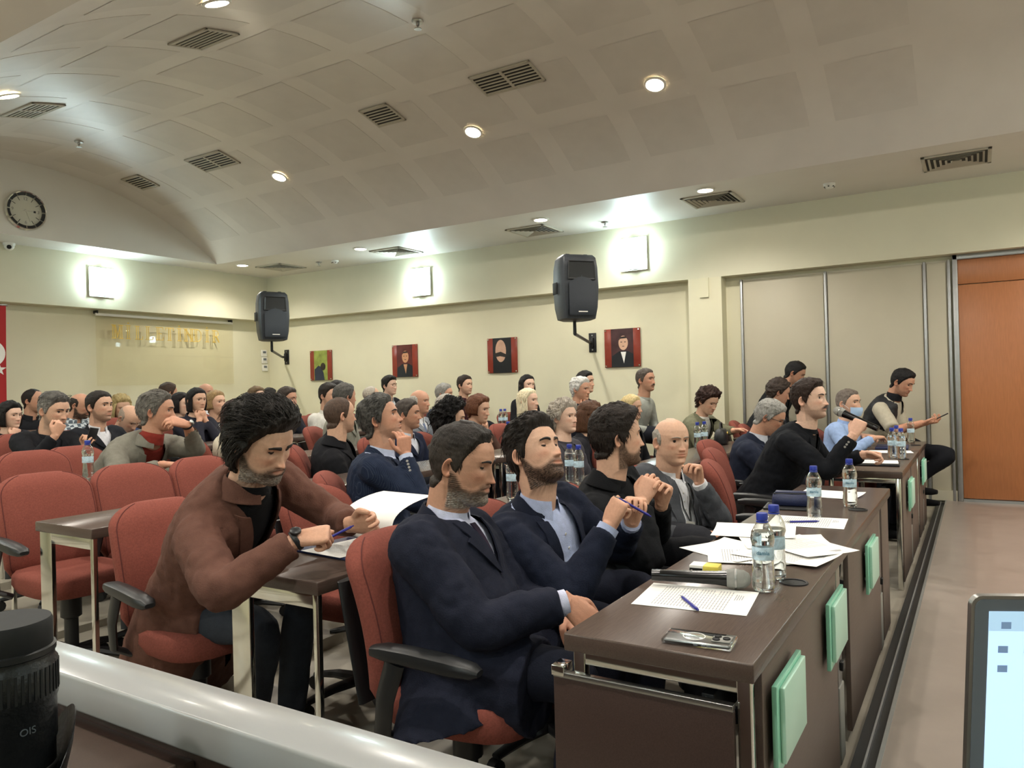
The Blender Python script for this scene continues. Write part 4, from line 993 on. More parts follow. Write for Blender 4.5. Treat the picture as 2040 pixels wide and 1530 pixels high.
        for sg in (1, -1):
            co, nn = A[sg]; geo = [f for f in bm.faces if near(f.calc_center_median())]; es = {e for f in geo for e in f.edges}; vs_ = {v for f in geo for v in f.verts}
            bmesh.ops.bisect_plane(bm, geom=list(geo)+list(es)+list(vs_), plane_co=co, plane_no=nn, dist=1e-5)
        low = front(0, tv, 0)
        dl = []
        for f in bm.faces:
            p = f.calc_center_median()
            if near(p) and all((p-A[sg][0]).dot(A[sg][1]) < 0 for sg in (1, -1)) and (b0 > .001 or (p-low).dot(Um) > 0): dl.append(f)
        bmesh.ops.delete(bm, geom=dl, context='FACES'); bm.to_mesh(me); bm.free()
    if outer == 'vest':
        Rm, Fm, Um = fr(.5); cm = C(.46)-base
        me.materials.clear(); obj = obj_from('vest', me, 'vest_black', root); me.materials.append(MATS['vest_beige'])
        for p in me.polygons:
            if (p.center-cm).dot(Um)-.02*abs((p.center-cm).dot(Rm))/.1 < 0: p.material_index = 1
        for s, sg in (('R', 1), ('L', -1)):
            S, E_, wr, fd, hd, hn, a = wrists[s]; inn = C(.80)+Rs*sg*.09*ws; mb = MB(); end = S.lerp(E_, .92)
            mb.tube(spline([inn-base, S-base, S.lerp(E_, .5)-base, end-base], 4), lerps([.060, .073, .070, .062], 4), 16); m2 = remesh(mb, .012, 3); wrinkle(m2, .004, 14, 2); obj_from('sleeve', m2, 'vest_beige', root)
    nm = {'suit': 'jacket', 'vest': 'vest', 'shirt': 'shirt', 'sweater': 'sweater', 'tee': 'shirt'}[outer]
    if outer != 'vest': obj_from(nm, me, outermat, root, col)
    cN = C(1.0); Un = (c0-N).normalized(); Rn = R1; Fn = (F1-Un*F1.dot(Un)).normalized(); Rn = Fn.cross(Un)
    def band(rows, a0, a1, n=28):
        g = []
        for r, h, fwd in rows:
            g.append([])
            for j in range(n):
                a = a0+(a1-a0)*j/(n-1); aa = abs(a); hh = h(aa) if callable(h) else h; r_ = r(aa) if callable(r) else r; g[-1].append(cN+Rn*r_*math.sin(a)-Fn*(r_*math.cos(a)-fwd)+Un*hh-base)
        return g
    if open_:
        if outer == 'suit' and lapel and V:
            tv, a0, b0 = V
            for sg in (1, -1):
                rows = []; K = 16
                for i in range(K):
                    v = i/(K-1); t = tv+(.985-tv)*v; e0 = b0+(a0-b0)*v-.004; lw = catm([0, .3, .62, .68, .72, .85, 1], [.004, .040, .066, .070, .044, .046, .030], v)*(.8+.2*ws)
                    rows.append([front(sg*(e0+lw*q), t, off+.011-.003*q) for q in (0, .33, .66, 1)])
                mb = MB(); strip(mb, rows, .006, fr(.8)[1]); obj_from('lapel', mb.mesh('lapel', ang=50), outermat, root, lapcol or col)
            hz = lambda aa: .032-.036*float(ss(np.array(aa), 1.1, 2.25)); g = band([(.076, -.004, .006), (.074, lambda q: hz(q)-.002, .004), (.080, hz, .004), (lambda q: .099-.008*float(ss(np.array(q), 1.4, 2.4)), -.030, .004)], R(-138), R(138)); mb = MB().grid(g, closed=False); mb.grid([[p+Un*-.003 for p in r] for r in g], closed=False); obj_from('jacket_collar', mb.mesh('c', ang=60), outermat, root, lapcol or col)
        # inner shirt
        mb = MB().grid([ring(t, .012 if t > .1 else .005) for t in (0, .1, .2, .3, .4, .5, .6, .7, .8, .88, .93, .97, 1.0)]); me = mb.mesh('shirt', ang=180)
        if lod == 0: wrinkle(me, .003, 16, 3)
        obj_from('shirt', me, innermat, root, inner)
        if collar and cuffs:
            for s in 'RL':
                S, E_, wr, fd, hd, hn, a = wrists[s]; c_ = a.get('cuff', .02)
                if outer != 'vest': mb = MB().tube([wr-fd*(c_+.06)-base, wr-fd*(c_-.002)-base, wr-fd*(c_-.022)-base], [.036, .0365, .036], 14); obj_from('shirt_cuff', mb.mesh('k'), innermat, root, inner)
    if collar:
        gap = 20 if not tie else 5
        ho = lambda aa: -.004-.030*max(0, (aa-1.2)/1.9)**1.5; ro = lambda aa: .074+.016*max(0, (aa-1.2)/1.9)
        g = band([(.064, -.01, .004), (.062, .034, .004), (.067, .037, .004), (ro, ho, .006)], R(-180+gap), R(180-gap)); mb = MB().grid(g, closed=False); mb.grid([[p-Un*.002+(cN-base-p)*.03 for p in r] for r in g], closed=False)
        obj_from('collar', mb.mesh('c', ang=60), innermat if open_ else outermat, root, collarcol or (inner if open_ else col))
    elif outer != 'vest' or turtle:
        hgt = .055 if turtle else .014
        g = band([(.072, -.012, .004), (.067, hgt*.5, .004), (.064, hgt, .004), (.060, hgt, .004), (.060, -.01, .004)], R(-180), R(180), 32); mb = MB().grid(g, closed=False); obj_from('neckband', mb.mesh('c', ang=180), innermat if open_ else outermat, root, turtle or (inner if open_ else col))
    if tie:
        tv = V[0]; rows = []
        for i in range(12):
            t = .955-(.955-tv+.02)*i/11; w = .016 if i < 2 else .012+.016*i/11; rows.append([front(r, t, .021-abs(r)*.12) for r in (-w, -w*.4, w*.4, w)])
        mb = MB(); strip(mb, rows, .005, fr(.8)[1]); obj_from('tie', mb.mesh('t', ang=60), 'cloth', root, tie)
    # ---------------- trousers and shoes
    mb = MB().ball(Pv-base-ZV*.02, .15, 14, 10, (1.05, .9, .75)); shoes = []
    for s, sg in (('R', 1), ('L', -1)):
        hip, knee = th[s]; ank = Vector((knee.x, knee.y, fz+.09))+Ft*legpose.get('af', -.02)
        if 'ank'+s in legpose: ank = Vector(legpose['ank'+s])
        mb.tube(spline([hip-base, hip.lerp(knee, .5)-base, knee-base, knee.lerp(ank, .5)-base, ank-base], 4), lerps([.098, .085, .066, .062, .052], 4), 14); shoes.append((ank, Ft))
    me = remesh(mb, (.012, .018, .026)[lod], 3); wrinkle(me, .005, 12, 1.5); obj_from('trousers', me, 'cloth', root, legs)
    for ank, f_ in shoes:
        mb = MB(); s_ = f_.cross(ZV); mb.grid([[ank-base+f_*l+s_*x+ZV*(-.075+y) for x, y in sup(w, h, 12, 0, 2.6)] for l, w, h in ((-.07, .02, .02), (-.06, .034, .035), (0, .038, .045), (.08, .042, .034), (.15, .04, .028), (.19, .022, .018))]); o = obj_from('shoe', mb.mesh('s'), 'cloth', root, '141416')
        zmin = min(v.co.z for v in o.data.vertices)
        for v in o.data.vertices: v.co.z += max(0, .004-zmin)
    if glasses:
        mb = MB(); g0 = .104+.0
        for sx in (-1, 1):
            pts = [Vector((sx*.032+.0215*math.cos(a)*abs(math.cos(a))**-.25 if abs(math.cos(a)) > .01 else sx*.032, g0-abs(.0215*math.cos(a)+.0)*.12, glasses.get('z', .008)+.0165*math.sin(a))) for a in np.linspace(0, 2*math.pi, 20)]
            mb.tube(pts, .0016, 6); mb.tube([(sx*.052, g0-.006, glasses.get('z', .008)+.006), (sx*.072, .085, glasses.get('z', .008)+.007), (sx*.082, .0, .008), (sx*.078, -.02, -.006)], .0017, 6)
        mb.tube([(-.011, g0, .011), (0, g0+.003, .013), (.011, g0, .011)], .0016, 6)
        if glasses.get('up'): mb.v = [tuple(Matrix.Rotation(R(62), 3, 'X') @ Vector((x, y, z))+Vector((0, .012, .028))) for x, y, z in mb.v]
        mb.v = [tuple(MH @ (Vector(p)*hs)+Hc-base) for p in mb.v]; obj_from('glasses', mb.mesh('g'), glasses.get('mat', 'black_plastic'), root)
    PEOPLE[key] = dict(root=root, Hc=Hc, MH=MH, wr=wrists, base=base, front=front, hs=hs, C=C, fr=fr, fz=fz)
    return root
# ------------------------------------------------------------------ who sits where
ROW = {1: [1.80, 2.45, 2.98], 3: [2.74], 4: [3.02]}
def pp(key, x, y, d, va, label, who=None, pitch=0, roll=0, tv=None, seat=None, ch=True, crz=None, cdx=0, cdy=-.05, **k):
    h = W(x, y, d)
    if key[0] == 'B' and key not in ('BM', 'B20') and seat is None and h.x < 7.3 and h.y > 2:      # seat the person in a row, between the desks
        best = None
        for r in range(1, 7):
            sy = 1.25+1.237*r; s_ = (sy-.09)/h.y; xx = h.x*s_
            if .79 < s_ < 1.26 and xx < 7.25 and all(abs(xx-q) > .43 for q in ROW.get(r, [])) and (best is None or abs(s_-1) < abs(best[1]-1)): best = (r, s_)
        if best: d *= best[1]; h = W(x, y, d); ROW.setdefault(best[0], []).append(h.x); k['hs'] = k.get('hs', 1.0)*best[1]
    phi = math.degrees(math.atan2(h.x, h.y)); yw = va-phi
    if seat is None: seat = (h.x-.01, h.y+.09)
    ty = (tv-phi) if tv is not None else max(-30, min(30, yw*.35))
    r = person(key, h, label, yw, pitch, roll, tyaw=ty, seat=seat, **k)
    if ch: chair(seat[0]+cdx, seat[1]+cdy, ty if crz is None else crz, 'red chair of the '+(who or ' '.join(label.split(',')[0].split()[:11])))
    return r
BLK, NAVY = '17181C', '1D2233'
# front row
pp('P1', 920, 925, 2.33, 68, 'bearded man in dark navy suit at the near end of the desk, hands crossed', 'man in dark suit at the desk end', 12, tv=66, lod=0, seat=(1.87, 1.36), crz=6, cdx=-.05, cdy=-.05, pz=.53,
   hp=dict(skin='b', hair='1A1410', hair2='5A5048', greymix=.10, greyside=.25, top=.014, side=.004, quiff=.004, beard=.006, beardcol='43352B', beardgrey=.9, recede=.25, lid=.85, locks=1300, locklen=.022, lockw=.0013, lift=.25, curl=.12, comb=(0, .9, .1), age=1, jaw=1.06, neck=1.1),
   belly=.05, ws=1.1, col='1F2230', inner='C9CCE4', tie='2A2030', V=(.55, .066, .0), hem=-.36, hemw=.10, drape=.72, arms=dict(R=dict(at=W(1128, 1200, 2.10), d=(.25, -.6, -.55), n=(.6, .2, -.75), curl='half', fat=1.12), L=dict(at=W(1130, 1228, 2.24), d=(-.35, -.6, -.45), n=(-.5, .3, -.8), curl='half', pole=(.7, .3, -.8))), legs='1B1E2A')
pp('P2', 1065, 905, 2.72, 50, 'dark-haired bearded man in open navy suit and blue shirt, eyes closed, raising a pen', 'man in navy suit and blue shirt', -20, roll=-3, tv=58, lod=0, seat=(2.42, 1.42), crz=4,
   hp=dict(skin='c', hair='1D1713', top=.026, side=.009, quiff=.012, beard=.0045, beardcol='2A1F19', lid=1.0, locks=1200, locklen=.04, lockw=.0016, lift=.35, curl=.18, comb=(.2, -.6, .3), jaw=1.05, neck=1.08, brow=1.25),
   belly=.05, ws=1.1, col='1B2030', inner='AEB9DA', V=(-.1, .075, .075), arms=dict(R=dict(at=W(1213, 1050, 2.50), d=(.15, -.35, .85), n=(.75, -.45, .2), curl='fist', pole=(-.5, .2, -1), fat=1.05), L=dict(at=W(1258, 1040, 2.68), d=(-.2, -.3, .9), n=(-.7, -.5, .2), curl='grip', pole=(.8, .2, -.8))), legs='1B1E2A')
pp('P3', 1228, 872, 3.12, 103, 'man in black suit and black tee looking away, fingers interlaced', 'man in black suit, fingers interlaced', 0, tv=72, lod=0, seat=(2.98, 1.36),
   hp=dict(skin='c', hair='231C18', top=.024, side=.012, quiff=.008, beard=.003, beardcol='4A3A2E', stubble=.8, locks=1300, locklen=.035, lockw=.0016, lift=.4, curl=.3, comb=(0, .4, .2), neck=1.05),
   col='17181B', inner='101114', collar=False, V=(.45, .075, .01), arms=dict(R=dict(at=W(1278, 1000, 2.98), d=(.3, -.3, .8), n=(.85, .1, -.2), curl='half', pole=(-.6, .1, -1)), L=dict(at=W(1318, 1003, 3.05), d=(-.35, -.25, .8), n=(-.8, .1, -.2), curl='half', pole=(.7, .1, -1))), legs='15161A')
pp('P4', 1337, 880, 3.85, 34, 'bald smiling man in grey suit and white shirt, hand raised to his cheek', 'bald man in grey suit', 2, tv=52, lod=0, seat=(3.66, 1.42),
   hp=dict(skin='c', hair='8C857B', hair2='B9B4AC', bald=1, top=.006, side=.006, buzz=.35, lid=.3, age=1, smile=1, jaw=1.08, neck=1.1, brow=.7, gaze=(.25, 0)), belly=.05, ws=1.08, col='4A4C51', inner='DCDDE2', V=(-.1, .07, .05),
   arms=dict(L=dict(at=W(1393, 962, 3.72), d=(-.25, .1, .95), n=(-.75, .35, 0), curl='grip', pole=(.6, -.3, -1)), R=dict(pose='lap')), legs='2A2B30')
pp('P5', 1612, 797, 4.62, 66, 'man with moustache in black suit speaking into a handheld microphone', 'man speaking into the microphone', -3, tv=74, lod=0, seat=(4.92, 1.20), crz=8, cdy=.02,
   hp=dict(skin='e', hair='2A1D17', top=.018, side=.008, quiff=.006, stubble=.35, mous=1, locks=600, locklen=.03, lockw=.0018, lift=.3, curl=.2, lid=.25, comb=(0, .5, 0)), col='14161B', inner='101114', V=(.7, .06, 0),
   collar=False, lapcol='14161B', arms=dict(R=dict(at=W(1700, 868, 4.30), d=(.15, -.35, .75), n=(.85, -.3, .1), curl='fist', pole=(-.35, -.2, -1)), L=dict(at=W(1722, 905, 4.72), d=(.0, -.9, -.1), n=(-.6, 0, -.8), curl='grip', pole=(.7, .2, -.8))), legs='15161A')
pp('P6', 1533, 832, 5.35, 80, 'grey-haired man with glasses in navy suit bending over the desk', 'grey-haired man in navy suit', 26, tv=76, lod=1, seat=(5.56, 1.46), cdy=.0, hp=dict(skin='b', hair='7E7D78', hair2='B5B3AE', greymix=.7, top=.018, side=.01, locks=400, locklen=.03, lockw=.0025, lid=.7, age=1), col='232838', inner='C8CBD6', glasses=dict(mat='rubber'), arms=dict(R=dict(pose='desk'), L=dict(pose='desk')), ws=1.05)
# second row
pp('BM', 522, 882, 2.46, 44, 'dark-haired bearded man in brown coat writing at the second-row desk', 'man in brown coat', 26, roll=6, tv=52, lod=0, seat=(1.80, 2.56), crz=-8, cdy=-.02,
   hp=dict(skin='c', hair='17130F', hair2='241E19', greymix=.4, top=.036, side=.024, wave=.45, beard=.008, beardcol='2E2823', beardgrey=.8, lid=.7, locks=3200, locklen=.085, lockw=.0017, lift=.28, curl=.38, comb=(.15, -1, .1), long=.11, open=100, vol=.12, jaw=1.04, brow=1.4),
   col='63443A', inner='121214', collar=False, V=(.2, .085, .045), hem=-.62, hemw=.06, ws=1.06, shoulders=1.05, slouch=.06, arms=dict(R=dict(at=W(592, 1075, 2.28), d=(.55, -.75, .15), n=(.3, .3, -.85), curl='fist', pole=(-.8, .3, -.6), fat=1.05), L=dict(at=W(700, 1045, 2.52), d=(.2, -.95, .1), n=(-.85, .0, -.2), curl='half', pole=(.9, .2, -.5))), legs='363A42', legpose=dict(af=-.06))
pp('B20', 758, 836, 3.98, 78, 'grey-haired man in navy pinstripe suit looking up, hand over his mouth', 'man in pinstripe suit', -14, tv=84, lod=0, seat=(2.98, 2.72),
   hp=dict(skin='b', hair='22201F', hair2='7A7872', greymix=.42, top=.022, side=.013, locks=1500, locklen=.03, lockw=.0016, lift=.35, curl=.35, comb=(0, -.6, -.2), lid=.3, stubble=.25, beardcol='6E6A66', age=1, neck=1.1, jaw=1.06), col='1B2438', outermat='pinstripe', inner='B9C2DA', ws=1.12, belly=.03, V=(.6, .066, 0),
   arms=dict(R=dict(at=W(808, 908, 3.82), d=(-.05, .05, 1), n=(.3, .85, .0), curl='half', thumb=-.2, pole=(-.3, -.3, -1), per={0: (25, 40, 20)}), L=dict(pose='desk')), legs=NAVY)
pp('B32', 1124, 833, 5.75, 52, 'older woman with curly grey hair in a dark grey jacket', 'older woman with curly grey hair', -4, lod=1, ws=.98, belly=.04, hp=dict(skin='e', hair='8B8176', hair2='C4BBAE', greymix=.9, style='curly', top=.03, side=.028, wave=.6, locks=700, locklen=.035, lockw=.003, curl=1.2, lift=.8, age=1, lid=.4, brow=.5), col='46444A', inner='3A383E', collar=False, arms=dict(L=dict(pose='lap')))
pp('B35', 1176, 830, 6.2, 96, 'woman with wavy brown hair turned away beside the grey-haired woman', None, 4, lod=2, ws=.92, hp=dict(skin='c', hair='4A3020', hair2='6A4630', style='long', top=.02, side=.018, long=.13, wave=.45, vol=.25, brow=.6), col='26262B', inner='26262B', collar=False)
pp('B38', 1410, 800, 7.4, 48, 'woman with short dark curly hair in an olive blazer looking down', 'woman in olive blazer', 24, lod=1, ws=.94, seat=(7.42, 2.52), hp=dict(skin='c', hair='2A1B17', hair2='4A2C22', style='curly', top=.035, side=.026, wave=.55, locks=600, locklen=.03, lockw=.003, curl=1.0, lift=.7, lid=.8, brow=.6), col='6B6A56', inner='D8D5CE', collar=False, V=(.45, .07, .0), arms=dict(R=dict(pose='desk'), L=dict(at=W(1462, 858, 7.1), curl='relax', d=(.2, -1, 0))))
pp('B37', 1258, 812, 6.9, 66, 'young woman with long blond hair in a black jacket', None, 4, hs=0.93, lod=2, ws=.88, hp=dict(skin='c', hair='C2A873', hair2='E3D2A2', greymix=.7, style='long', top=.014, side=.012, long=.30, brow=.6), col=BLK, inner='1B1B1F', collar=False)
# third row
pp('B19', 677, 828, 5.05, 112, 'balding man in black jacket and black tee looking away', None, 0, lod=1, tv=88, seat=(3.74, 3.78), hp=dict(skin='c', hair='4A3A30', recede=1.0, top=.005, side=.005, stubble=.3, buzz=.9, neck=1.08), col='18181C', inner='111115', collar=False, V=(.45, .08, .02), ws=1.05)
pp('B23', 812, 826, 6.35, 72, 'man with short dark hair in navy suit behind the pinstripe suit', None, 0, hs=1.04, lod=1, hp=dict(skin='b', hair='2A2320', hair2='6A625A', greymix=.5, top=.014, side=.008, stubble=.25), col='20263A', inner='C8CBD6')
pp('B27', 900, 836, 5.5, 78, 'woman with voluminous black curly hair in a grey jacket', 'woman with black curly hair', 4, hs=0.96, lod=1, ws=.92, hp=dict(skin='c', hair='0F0D0D', hair2='241F1E', style='curly', top=.045, side=.045, wave=.6, locks=1600, locklen=.05, lockw=.003, curl=1.4, lift=.9, long=.16, vol=.35, brow=.6), col='4A4A48', inner='4A4A48', collar=False)
pp('B29', 953, 816, 6.5, 62, 'woman with auburn hair and glasses holding a hand to her face', 'woman with auburn hair and glasses', 8, hs=0.96, lod=1, ws=.92, hp=dict(skin='c', hair='5A3624', hair2='7A4E34', style='long', top=.024, side=.02, long=.05, wave=.3, vol=.2, age=.6, brow=.5), col='4A342C', inner='D9CDB9', collar=False, V=(.35, .075, .02), glasses=dict(), arms=dict(L=dict(pose='chin', out=.05)))
pp('B31', 1052, 800, 7.4, 60, 'woman with long platinum blond hair in a black blazer', None, -2, lod=1, ws=.9, hp=dict(skin='e', hair='CDBE97', hair2='EFE6CB', greymix=.8, style='long', top=.016, side=.014, long=.27, age=.5, brow=.5), col=BLK, inner='17171A', collar=False, V=(.45, .08, 0))
pp('B33', 1156, 776, 7.9, 60, 'white-haired man in a dark jacket with folded hands before his chin', 'white-haired man', 4, lod=1, hp=dict(skin='b', hair='B9B7B2', hair2='E2E0DC', greymix=.7, top=.024, side=.014, wave=.4, locks=400, locklen=.03, lockw=.0025, age=1, brow=.6), col='22242E', inner='2A2C36', arms=dict(L=dict(pose='chin', out=.04), R=dict(pose='chin')))
pp('B36', 1286, 758, 7.9, 56, 'man with short grey-brown hair and moustache in a pale grey sweater', 'man in pale grey sweater', -2, lod=1, seat=(7.45, 3.15), lift=.17, outer='sweater', outermat='knit', col='A6A9A2', collar=False, hp=dict(skin='b', hair='3A3029', hair2='7A7068', greymix=.5, top=.012, side=.006, mous=1, stubble=.2, neck=1.05), ws=1.02)
# fourth row and beyond, left block
pp('B7', 312, 821, 4.62, 74, 'grey-haired man with glasses in grey blazer and red turtleneck, hand to his face', 'man in grey blazer', 2, lod=1, tv=40, seat=(2.74, 4.86), hp=dict(skin='b', hair='3A3733', hair2='8C877F', greymix=.5, greyside=.25, top=.020, side=.010, locks=700, locklen=.035, lockw=.002, comb=(.2, -.8, 0), lift=.3, curl=.15, age=1), col='77746A', inner='7E2E26', collar=False, turtle='7E2E26', V=(.25, .075, .02), glasses=dict(),
   arms=dict(L=dict(at=W(372, 846, 4.50), d=(-.75, .1, .25), n=(-.5, .7, -.5), curl='half', pole=(.8, -.2, -.9)), R=dict(at=W(325, 925, 4.35), d=(.75, -.6, -.1), n=(0, 0, -1), curl='half', pole=(-.8, .2, -.5))), legs='3A3A3C')
pp('B3', 107, 819, 5.76, 42, 'man in black jacket with spare glasses on his head, hand over his mouth', 'man with glasses on his head', 12, lod=1, hs=1.1, seat=(3.02, 6.18), hp=dict(skin='c', hair='33302D', hair2='8C8882', greymix=.4, greyside=.7, top=.022, side=.008, stubble=.4, beardcol='7A736C', lid=.5, locks=400, locklen=.03, lockw=.0022), col='191A1E', inner='202126', collar=False, glasses=dict(), arms=dict(R=dict(pose='chin', at=W(110, 868, 5.52)), L=dict(at=W(170, 893, 5.6), curl='grip', d=(.2, -.4, .8))), ws=1.08)
pp('B5', 198, 811, 5.95, 46, 'dark-haired man in dark suit and open white shirt', None, -2, lod=1, hp=dict(skin='c', hair='221C18', top=.014, side=.006, stubble=.45, lid=.4), col='24262C', inner='E4E4EA', ws=1.05)
pp('B13', 470, 828, 6.1, 132, 'woman with long dark brown hair in a cream sweater, seen from behind', 'woman in cream sweater', 0, lod=1, ws=.92, outer='sweater', outermat='knit', col='CFC9B4', collar=False, hp=dict(skin='c', hair='2E1C18', hair2='4A2C24', style='long', top=.018, side=.016, long=.20, vol=.2), tv=105)
pp('B16', 572, 796, 8.0, 56, 'dark-haired man with thin glasses resting his hand near his chin', None, 4, hs=1.03, lod=2, hp=dict(skin='b', hair='2E2621', hair2='5A5048', top=.018, side=.008, lid=.5), col='22242C', inner='C8CBD6', glasses=dict(), arms=dict(L=dict(pose='chin')))
pp('B17', 655, 789, 8.2, 50, 'young man in white shirt with a dressing on his ear', 'young man in white shirt', 4, hs=1.1, lod=2, outer='shirt', col='D2D0C8', hp=dict(skin='c', hair='241D19', top=.018, side=.008, stubble=.3))
pp('B18', 687, 792, 6.6, 120, 'man with dark greying hair behind the balding man in black', None, 0, hs=0.96, lod=2, hp=dict(skin='b', hair='34322F', hair2='6E6B66', greymix=.7, top=.018, side=.012), col='8A897E', inner='8A897E', collar=False)
pp('B24', 836, 801, 7.5, 60, 'bald older man in grey suit with a striped tie', 'bald older man in grey suit', 0, lod=2, hp=dict(skin='b', hair='A9A49C', bald=1, top=.004, side=.004, buzz=.25, age=1, brow=.6), col='7C8087', inner='E2E2E6', tie='6A7690')
pp('B25', 885, 786, 8.9, 70, 'grey-haired man half hidden behind a pale blue jacket', None, 2, lod=2, hp=dict(skin='b', hair='6A6762', hair2='A5A29C', greymix=.8, top=.018, side=.010, age=1), col='3A3F4A', inner='C8CBD6')
pp('B26', 890, 811, 7.55, 100, 'person with thinning grey hair in a pale blue-grey jacket', None, 2, hs=1.04, lod=2, hp=dict(skin='b', hair='8A8179', hair2='B5AEA4', greymix=.8, top=.012, side=.012, recede=.6, age=1), col='8796AC', inner='C8CBD6')
pp('B22', 776, 769, 9.9, 50, 'young man with black hair in a dark jacket below the second portrait', None, 0, hs=1.02, lod=2, lift=.12, hp=dict(skin='e', hair='15110F', top=.024, side=.010), col='1D1E24', inner='DADCE2')
pp('B28', 926, 768, 9.4, 50, 'man with short dark hair in a maroon shirt below the wall', 'man in maroon shirt', 0, lod=2, lift=.12, outer='shirt', col='3E1F24', hp=dict(skin='c', hair='2A201B', top=.016, side=.007, stubble=.25))
pp('B30', 1050, 768, 9.1, 36, 'woman with long black hair in a black and cream jacket', None, 0, lod=2, lift=.1, ws=.88, hp=dict(skin='e', hair='110E0F', hair2='1F1A1B', style='long', top=.014, side=.012, long=.26, brow=.7), col='1A1A1E', inner='CFC8B8', collar=False, V=(.1, .07, .04))
pp('B34', 1166, 762, 8.5, 60, 'dark-haired person almost hidden behind the white-haired man', None, 0, lod=2, ws=.9, hp=dict(skin='c', hair='15110F', style='long', top=.018, side=.014, long=.1), col='22242E', inner='22242E', collar=False)
pp('B21', 740, 789, 8.8, 90, 'balding grey man hidden behind the pinstripe suit', None, 0, hs=0.92, lod=2, hp=dict(skin='c', hair='A49C90', recede=1, top=.006, side=.007, buzz=.4), col='6A6A68', inner='C8CBD6')
pp('B17b', 672, 780, 9.0, 90, 'woman with dark hair behind the young man in white', None, 0, lod=2, ws=.9, hp=dict(skin='c', hair='191413', style='long', top=.02, side=.016, long=.2), col='3A3A3C', inner='3A3A3C', collar=False)
# back rows, left
pp('B1', 20, 829, 6.7, 42, 'woman with black hair and round glasses at the far left edge', None, 2, hs=0.95, lod=2, ws=.9, hp=dict(skin='e', hair='110E0E', style='long', top=.024, side=.02, long=.1, wave=.4, vol=.2, brow=.7), col='2A2A30', inner='2A2A30', collar=False, glasses=dict(), arms=dict(R=dict(pose='chin')))
pp('B2', 66, 799, 8.0, 58, 'man with receding dark hair in a black shirt at the back left', 'man in black shirt', 2, hs=1.04, lod=2, outer='shirt', col='1B1C20', hp=dict(skin='b', hair='201A17', recede=.9, top=.006, side=.006, stubble=.25))
pp('B4', 160, 808, 7.2, 58, 'bald bearded man in a checked shirt looking down', 'bald man in checked shirt', 18, hs=0.97, lod=2, outer='shirt', outermat='plaid', col='808890', hp=dict(skin='b', hair='2A211C', bald=1, top=.002, side=.002, buzz=.2, beard=.005))
pp('B6', 240, 811, 7.9, 24, 'woman with wavy blond hair and glasses looking down', None, 18, hs=1.02, lod=2, ws=.9, hp=dict(skin='c', hair='8A7448', hair2='CBB884', greymix=.8, style='long', top=.022, side=.02, long=.13, wave=.5, vol=.25, open=48, brow=.5, lid=.8), col='3A3A3E', inner='3A3A3E', collar=False, glasses=dict())
pp('B6b', 257, 834, 6.6, 40, 'bald man in blue shirt bent forward beside the grey blazer', 'bald man in blue shirt', 40, lod=2, outer='shirt', col='3F4E74', hp=dict(skin='c', hair='9A8A7C', bald=1, top=.002, side=.002, buzz=.15))
pp('B8', 335, 784, 8.9, 115, 'man with short brown hair standing out at the back wall', None, 4, lod=2, lift=.05, hp=dict(skin='b', hair='3A2A21', top=.016, side=.008), col='3A3A40', inner='C8CBD6')
pp('B9', 360, 806, 8.45, 56, 'woman with black bobbed hair behind the grey blazer', None, 2, hs=1.03, lod=2, ws=.9, hp=dict(skin='e', hair='151012', style='long', top=.018, side=.016, long=.09, vol=.2, brow=.7), col='22222A', inner='22222A', collar=False)
pp('B10', 392, 798, 7.75, 36, 'young woman with black hair resting her chin on her hands', None, 2, lod=2, ws=.9, hp=dict(skin='c', hair='120F10', style='long', top=.016, side=.014, long=.12, brow=.7), col='2A2A34', inner='2A2A34', collar=False, arms=dict(R=dict(pose='chin'), L=dict(pose='chin')))
pp('B11', 410, 783, 9.6, 46, 'bald man in the rearmost row by the back wall', None, 2, lod=2, hp=dict(skin='b', hair='6A5A4E', bald=1, top=.002, side=.002, buzz=.2, stubble=.3), col='DADCE2', outer='shirt')
pp('B12', 430, 805, 7.05, 46, 'woman with short blond hair in a flower-patterned blouse', 'woman in flower-patterned blouse', -8, hs=0.93, lod=2, ws=.92, outer='shirt', outermat='flower_print', collar=False, hp=dict(skin='c', hair='7E6446', hair2='B89A6C', greymix=.7, style='long', top=.02, side=.014, long=.05, open=66, brow=.5))
pp('B14', 511, 791, 9.2, 46, 'woman with light brown hair and glasses near the thermostats', None, 2, lod=2, ws=.9, hp=dict(skin='e', hair='5A4630', hair2='8A7250', style='long', top=.018, side=.016, long=.1, brow=.5), col='3A3A3E', inner='3A3A3E', collar=False, glasses=dict())
pp('B15', 537, 793, 9.8, 90, 'dark-haired person mostly hidden beside the woman with light brown hair', None, 2, lod=2, hp=dict(skin='c', hair='17120F', top=.018, side=.01), col='3A3A3E', inner='3A3A3E', collar=False)
